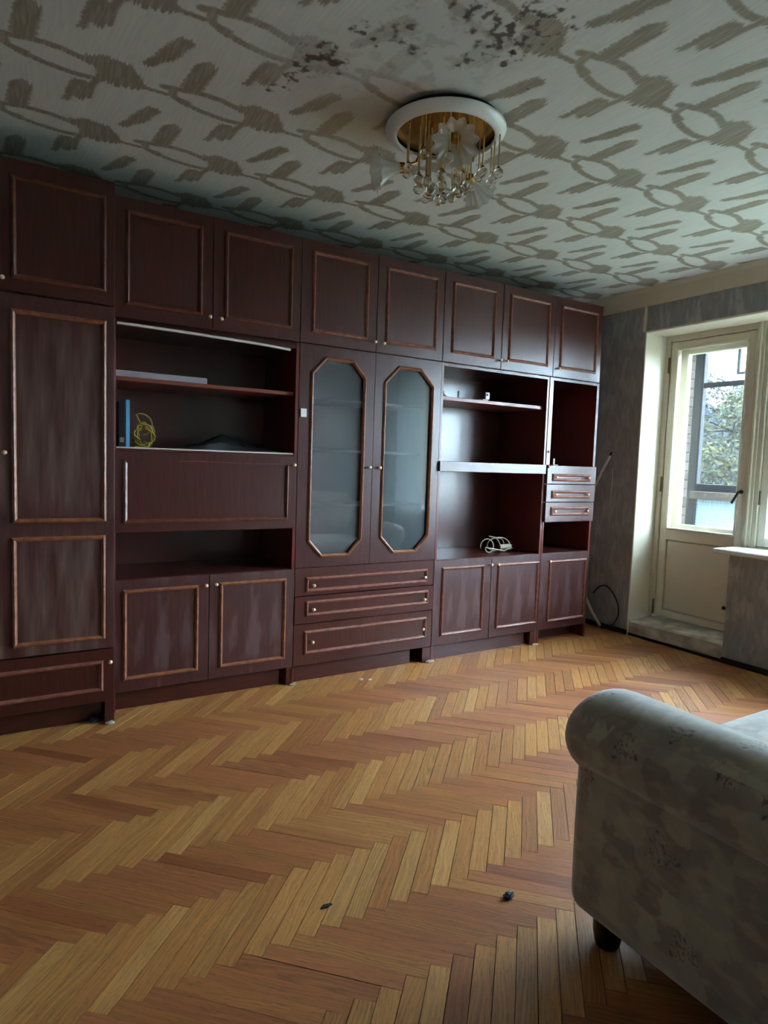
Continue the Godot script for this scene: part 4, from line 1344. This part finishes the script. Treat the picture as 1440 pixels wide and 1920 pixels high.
func make_fabric() -> void:
	# woven jacquard: soft blocks of beige and taupe with scribbled brown leaves and flowers
	var f1 := noise(101, 1.0, 3)
	var f2 := noise(102, 1.0, 2)
	var f3 := noise(103, 1.0, 4)
	var r := RandomNumberGenerator.new()
	r.seed = 17
	var N := 12
	var cells := []
	for k in N * N:
		cells.append(r.randf())
	var flowers := []
	for k in 11:
		flowers.append([Vector2(r.randf(), r.randf()), r.randf() * TAU, r.randf_range(0.04, 0.075)])
	var S := 448
	var pic := image_tex(S, S, func(x: int, y: int) -> Color:
		var p := Vector2(x / float(S), y / float(S))
		var q := p * N + Vector2(f1.get_noise_2d(p.x * 9.0, p.y * 9.0), f1.get_noise_2d(p.x * 9.0 + 40.0, p.y * 9.0)) * 0.5 + Vector2(f2.get_noise_2d(x * 0.7, y * 0.7), f2.get_noise_2d(x * 0.7 + 99.0, y * 0.7)) * 0.16
		var i := posmod(int(floor(q.x)), N)
		var j := posmod(int(floor(q.y * 0.8)), N)
		var g: float = cells[i + N * j]
		var c := Color(0.645, 0.60, 0.51).lerp(Color(0.475, 0.42, 0.37), g * 0.9)
		c = c.lerp(Color(0.68, 0.61, 0.49), clampf(f2.get_noise_2d(p.x * 8.0, p.y * 14.0) * 1.1, 0, 0.6))
		for f in flowers:
			var d: Vector2 = p - f[0]
			d -= d.round()
			d = d.rotated(f[1])
			var a := d.angle()
			var rad: float = f[2] * (0.55 + 0.45 * cos(a * 3.0))
			var dist := d.length()
			if dist < f[2] * 1.2:
				var line := absf(dist - rad * (0.8 + 0.25 * sin(a * 7.0)))
				var mark := smoothstep(0.014, 0.002, line) * clampf(f3.get_noise_2d(p.x * 60.0, p.y * 28.0) * 4.0 + 0.2, 0, 1)
				mark = maxf(mark, smoothstep(0.15, 0.4, f3.get_noise_2d(p.x * 55.0 + 9.0, p.y * 40.0)) * smoothstep(f[2], f[2] * 0.3, dist))
				c = c.lerp(Color(0.24, 0.17, 0.13), mark * 0.7)
				c = c.lerp(Color(0.62, 0.55, 0.50), smoothstep(rad, rad * 0.4, dist) * 0.5)
		var weave := 0.04 * sin(x * PI) + 0.05 * f3.get_noise_2d(x * 0.9, y * 0.9)
		return Color(c.r * (1.0 + weave), c.g * (1.0 + weave), c.b * (1.0 + weave)))
	M.fabric = mat(Color.WHITE, 0.9)
	M.fabric.albedo_texture = pic
	M.fabric.uv1_scale = Vector3(1.55, 1.55, 1)
	M.fabric.rim_enabled = true
	M.fabric.rim = 1.0
	M.fabric.rim_tint = 0.1

# ------------------------------------------------------------------ odds and ends
func lump(called: String, at: Vector3, size: Vector3, m: Material, label: String, category: String, group := "", sd := 1) -> void:
	var st := begin()
	var nn := noise(sd, 1.0, 2)
	var pts := []
	for i in 9:
		var row := []
		for j in 13:
			var th := PI * i / 8.0
			var ph := TAU * (j % 12) / 12.0
			var d := Vector3(sin(th) * cos(ph), cos(th), sin(th) * sin(ph))
			var w := 1.0 + 0.45 * nn.get_noise_3d(d.x * 1.7, d.y * 1.7, d.z * 1.7)
			var p := d * w * size
			p.y = maxf(p.y, -size.y * 0.6) + size.y * 0.6
			row.append(at + p)
		pts.append(row)
	for i in 8:
		for j in 12:
			quad(st, pts[i][j], pts[i + 1][j], pts[i + 1][j + 1], pts[i][j + 1], pts[i][j] + pts[i + 1][j + 1] - 2.0 * (at + Vector3(0, size.y * 0.6, 0)))
	single(called, st, m, label, category, group)

func build_small_things() -> void:
	var grit := mat(Color(0.72, 0.70, 0.68), 0.8)
	lump("plaster_crumb", Vector3(1.72, 0.0002, 0.10), Vector3(0.016, 0.006, 0.012), grit, "larger of two pale plaster crumbs on parquet below the drawers", "crumb", "plaster crumbs on the parquet", 3)
	lump("plaster_crumb", Vector3(1.765, 0.0002, 0.125), Vector3(0.014, 0.005, 0.008), grit, "longer right-hand plaster crumb on parquet below the drawers", "crumb", "plaster crumbs on the parquet", 4)
	var pad := "white pads under the cabinet feet"
	lump("foot_pad", Vector3(0.445, 0.0, 0.112), Vector3(0.018, 0.008, 0.012), M.foot, "pale pad crushed under the wardrobe's front foot", "pad", pad, 5)
	lump("foot_pad", Vector3(1.352, 0.0, 0.012), Vector3(0.016, 0.005, 0.010), M.foot, "pale pad at the foot between flap cabinet and display cabinet", "pad", pad, 6)
	lump("foot_pad", Vector3(2.248, 0.0, 0.014), Vector3(0.032, 0.010, 0.014), M.foot, "pale pad at the foot right of the display cabinet's drawers", "pad", pad, 7)
	lump("foot_pad", Vector3(3.115, 0.0, 0.014), Vector3(0.028, 0.008, 0.012), M.foot, "pale pad at the foot of the open shelving cabinet", "pad", pad, 8)
	lump("ball", Vector3(0.385, 0.0, 0.066), Vector3(0.017, 0.017, 0.015), mat(Color(0.28, 0.36, 0.48), 0.4), "little blue ball lying beneath the wardrobe", "ball", "", 9)
	lump("scrap", Vector3(1.217, 0.0002, 1.831), Vector3(0.017, 0.008, 0.011), mat(Color(0.17, 0.22, 0.29), 0.35), "dark blue crumpled scrap on the parquet beside the sofa", "scrap", "", 10)
	lump("wood_chip", Vector3(0.758, 0.0004, 1.622), Vector3(0.018, 0.003, 0.006), mat(Color(0.16, 0.11, 0.06), 0.7), "tiny dark chip lying on a parquet block near the front", "chip", "", 12)
	# white cable duct on the window wall, running down behind the cabinets' end
	var st := begin()
	tube(st, [Vector3(3.93, 1.297, -0.130), Vector3(3.922, 1.17, -0.195), Vector3(3.915, 1.06, -0.245), Vector3(3.91, 0.92, -0.272), Vector3(3.905, 0.7, -0.285), Vector3(3.905, 0.4, -0.280), Vector3(3.91, 0.2, -0.262), Vector3(3.92, 0.1, -0.20), Vector3(3.928, 0.012, -0.125)], 0.0115, 10)
	var duct := thing("cable_duct", "bowed white plastic tube against the grey wall beside the cabinets", "tube", Vector3(3.92, 0, -0.2))
	part(duct, "tube", st, mat(Color(0.78, 0.75, 0.68), 0.5))
	st = begin()
	tube(st, [Vector3(3.93, 1.294, -0.131), Vector3(3.934, 1.322, -0.122)], 0.0075, 8)
	part(duct, "open_end", st, M.black, "dark wire stub")
	st = begin()
	var loop := []
	for k in 40:
		var a := 2.6 - 4.2 * k / 39.0
		loop.append(Vector3(3.925 + 0.012 * sin(k * 0.3), 0.165 + 0.16 * sin(a), -0.10 + 0.125 * cos(a)))
	for k in loop.size():
		loop[k].y = maxf(loop[k].y, 0.006)
	tube(st, loop, 0.005, 8)
	single("wire_loop", st, M.black, "black cable looping out low beside the cabinet end", "cable")

func build_curtain() -> void:
	var t := thing("curtain", "sheer white curtain gathered beside the window, seen in the cabinet glass", "curtain", Vector3(3.82, 0.1, 2.9))
	var st := begin()
	var n := 120
	for k in n:
		var z0 := 2.35 + 1.1 * k / n
		var z1 := 2.35 + 1.1 * (k + 1) / n
		var f := func(z: float) -> float: return 3.80 + 0.03 * sin(z * 62.0) + 0.012 * sin(z * 23.0)
		for s in [0.0, 0.0012]:
			quad(st, Vector3(f.call(z0) + s, 0.08, z0), Vector3(f.call(z1) + s, 0.08, z1), Vector3(f.call(z1) + s, 2.36, z1), Vector3(f.call(z0) + s, 2.36, z0), Vector3(1 if s > 0 else -1, 0, 0))
	part(t, "cloth", st, M.sheer)
	st = begin()
	tube(st, [Vector3(3.80, 2.375, 2.2), Vector3(3.80, 2.375, 3.5)], 0.012, 8)
	part(t, "curtain_rail", st, M.white_plastic)

# ------------------------------------------------------------------
func _ready() -> void:
	rng.seed = 4
	var fov := 77.0394
	var cam := Camera3D.new()
	cam.name = "camera"
	cam.transform = Transform3D(Basis(Vector3(0.852099, 0.033692, 0.522295), Vector3(0.011944, 0.996414, -0.083762), Vector3(-0.523244, 0.077612, 0.848641)), Vector3(0, 1.19274, 3.07684))
	cam.fov = fov
	cam.near = 0.05
	cam.far = 300.0
	add_child(cam)
	cam.current = true
	var env := Environment.new()
	env.background_mode = Environment.BG_SKY
	var sky := Sky.new()
	var sm := ProceduralSkyMaterial.new()   # flat white overcast
	sm.sky_top_color = Color(0.79, 0.915, 1.0)
	sm.sky_horizon_color = Color(0.77, 0.875, 0.95)
	sm.ground_horizon_color = Color(0.62, 0.66, 0.68)
	sm.ground_bottom_color = Color(0.40, 0.42, 0.42)
	sm.use_debanding = false
	sky.sky_material = sm
	env.sky = sky
	env.background_energy_multiplier = 9.0
	env.tonemap_mode = Environment.TONE_MAPPER_LINEAR
	env.tonemap_exposure = 8.8
	env.sdfgi_enabled = true
	env.ssao_enabled = true
	env.ssil_enabled = true
	var we := WorldEnvironment.new()
	we.name = "world_environment"
	we.environment = env
	add_child(we)

	M.pane = glass(0.02)
	M.wired = mat(Color(0.50, 0.57, 0.60, 0.9), 0.4)
	M.wired.transparency = BaseMaterial3D.TRANSPARENCY_ALPHA
	M.wired.backlight_enabled = true
	M.wired.backlight = Color(0.5, 0.55, 0.57)
	M.cabinet_glass = glass(0.07, Color(0.70, 0.74, 0.76))
	M.sill = mat(Color(0.88, 0.89, 0.88), 0.25)
	M.brass_pale = mat(Color(0.85, 0.76, 0.58), 0.3, 0.7)
	M.flower_glass = glass(0.5, Color(0.86, 0.87, 0.85))
	M.crystal = mat(Color(0.95, 0.94, 0.90, 0.05), 0.03)
	M.crystal.refraction_enabled = true
	M.crystal.refraction_scale = 0.05
	make_materials()
	make_ceiling_material()
	make_fabric()

	build_room()
	build_floor(cam, tan(deg_to_rad(fov / 2)))
	build_door_and_window()
	build_outside()
	build_cabinets()
	build_sofa()
	build_chandelier()
	build_small_things()
	build_curtain()
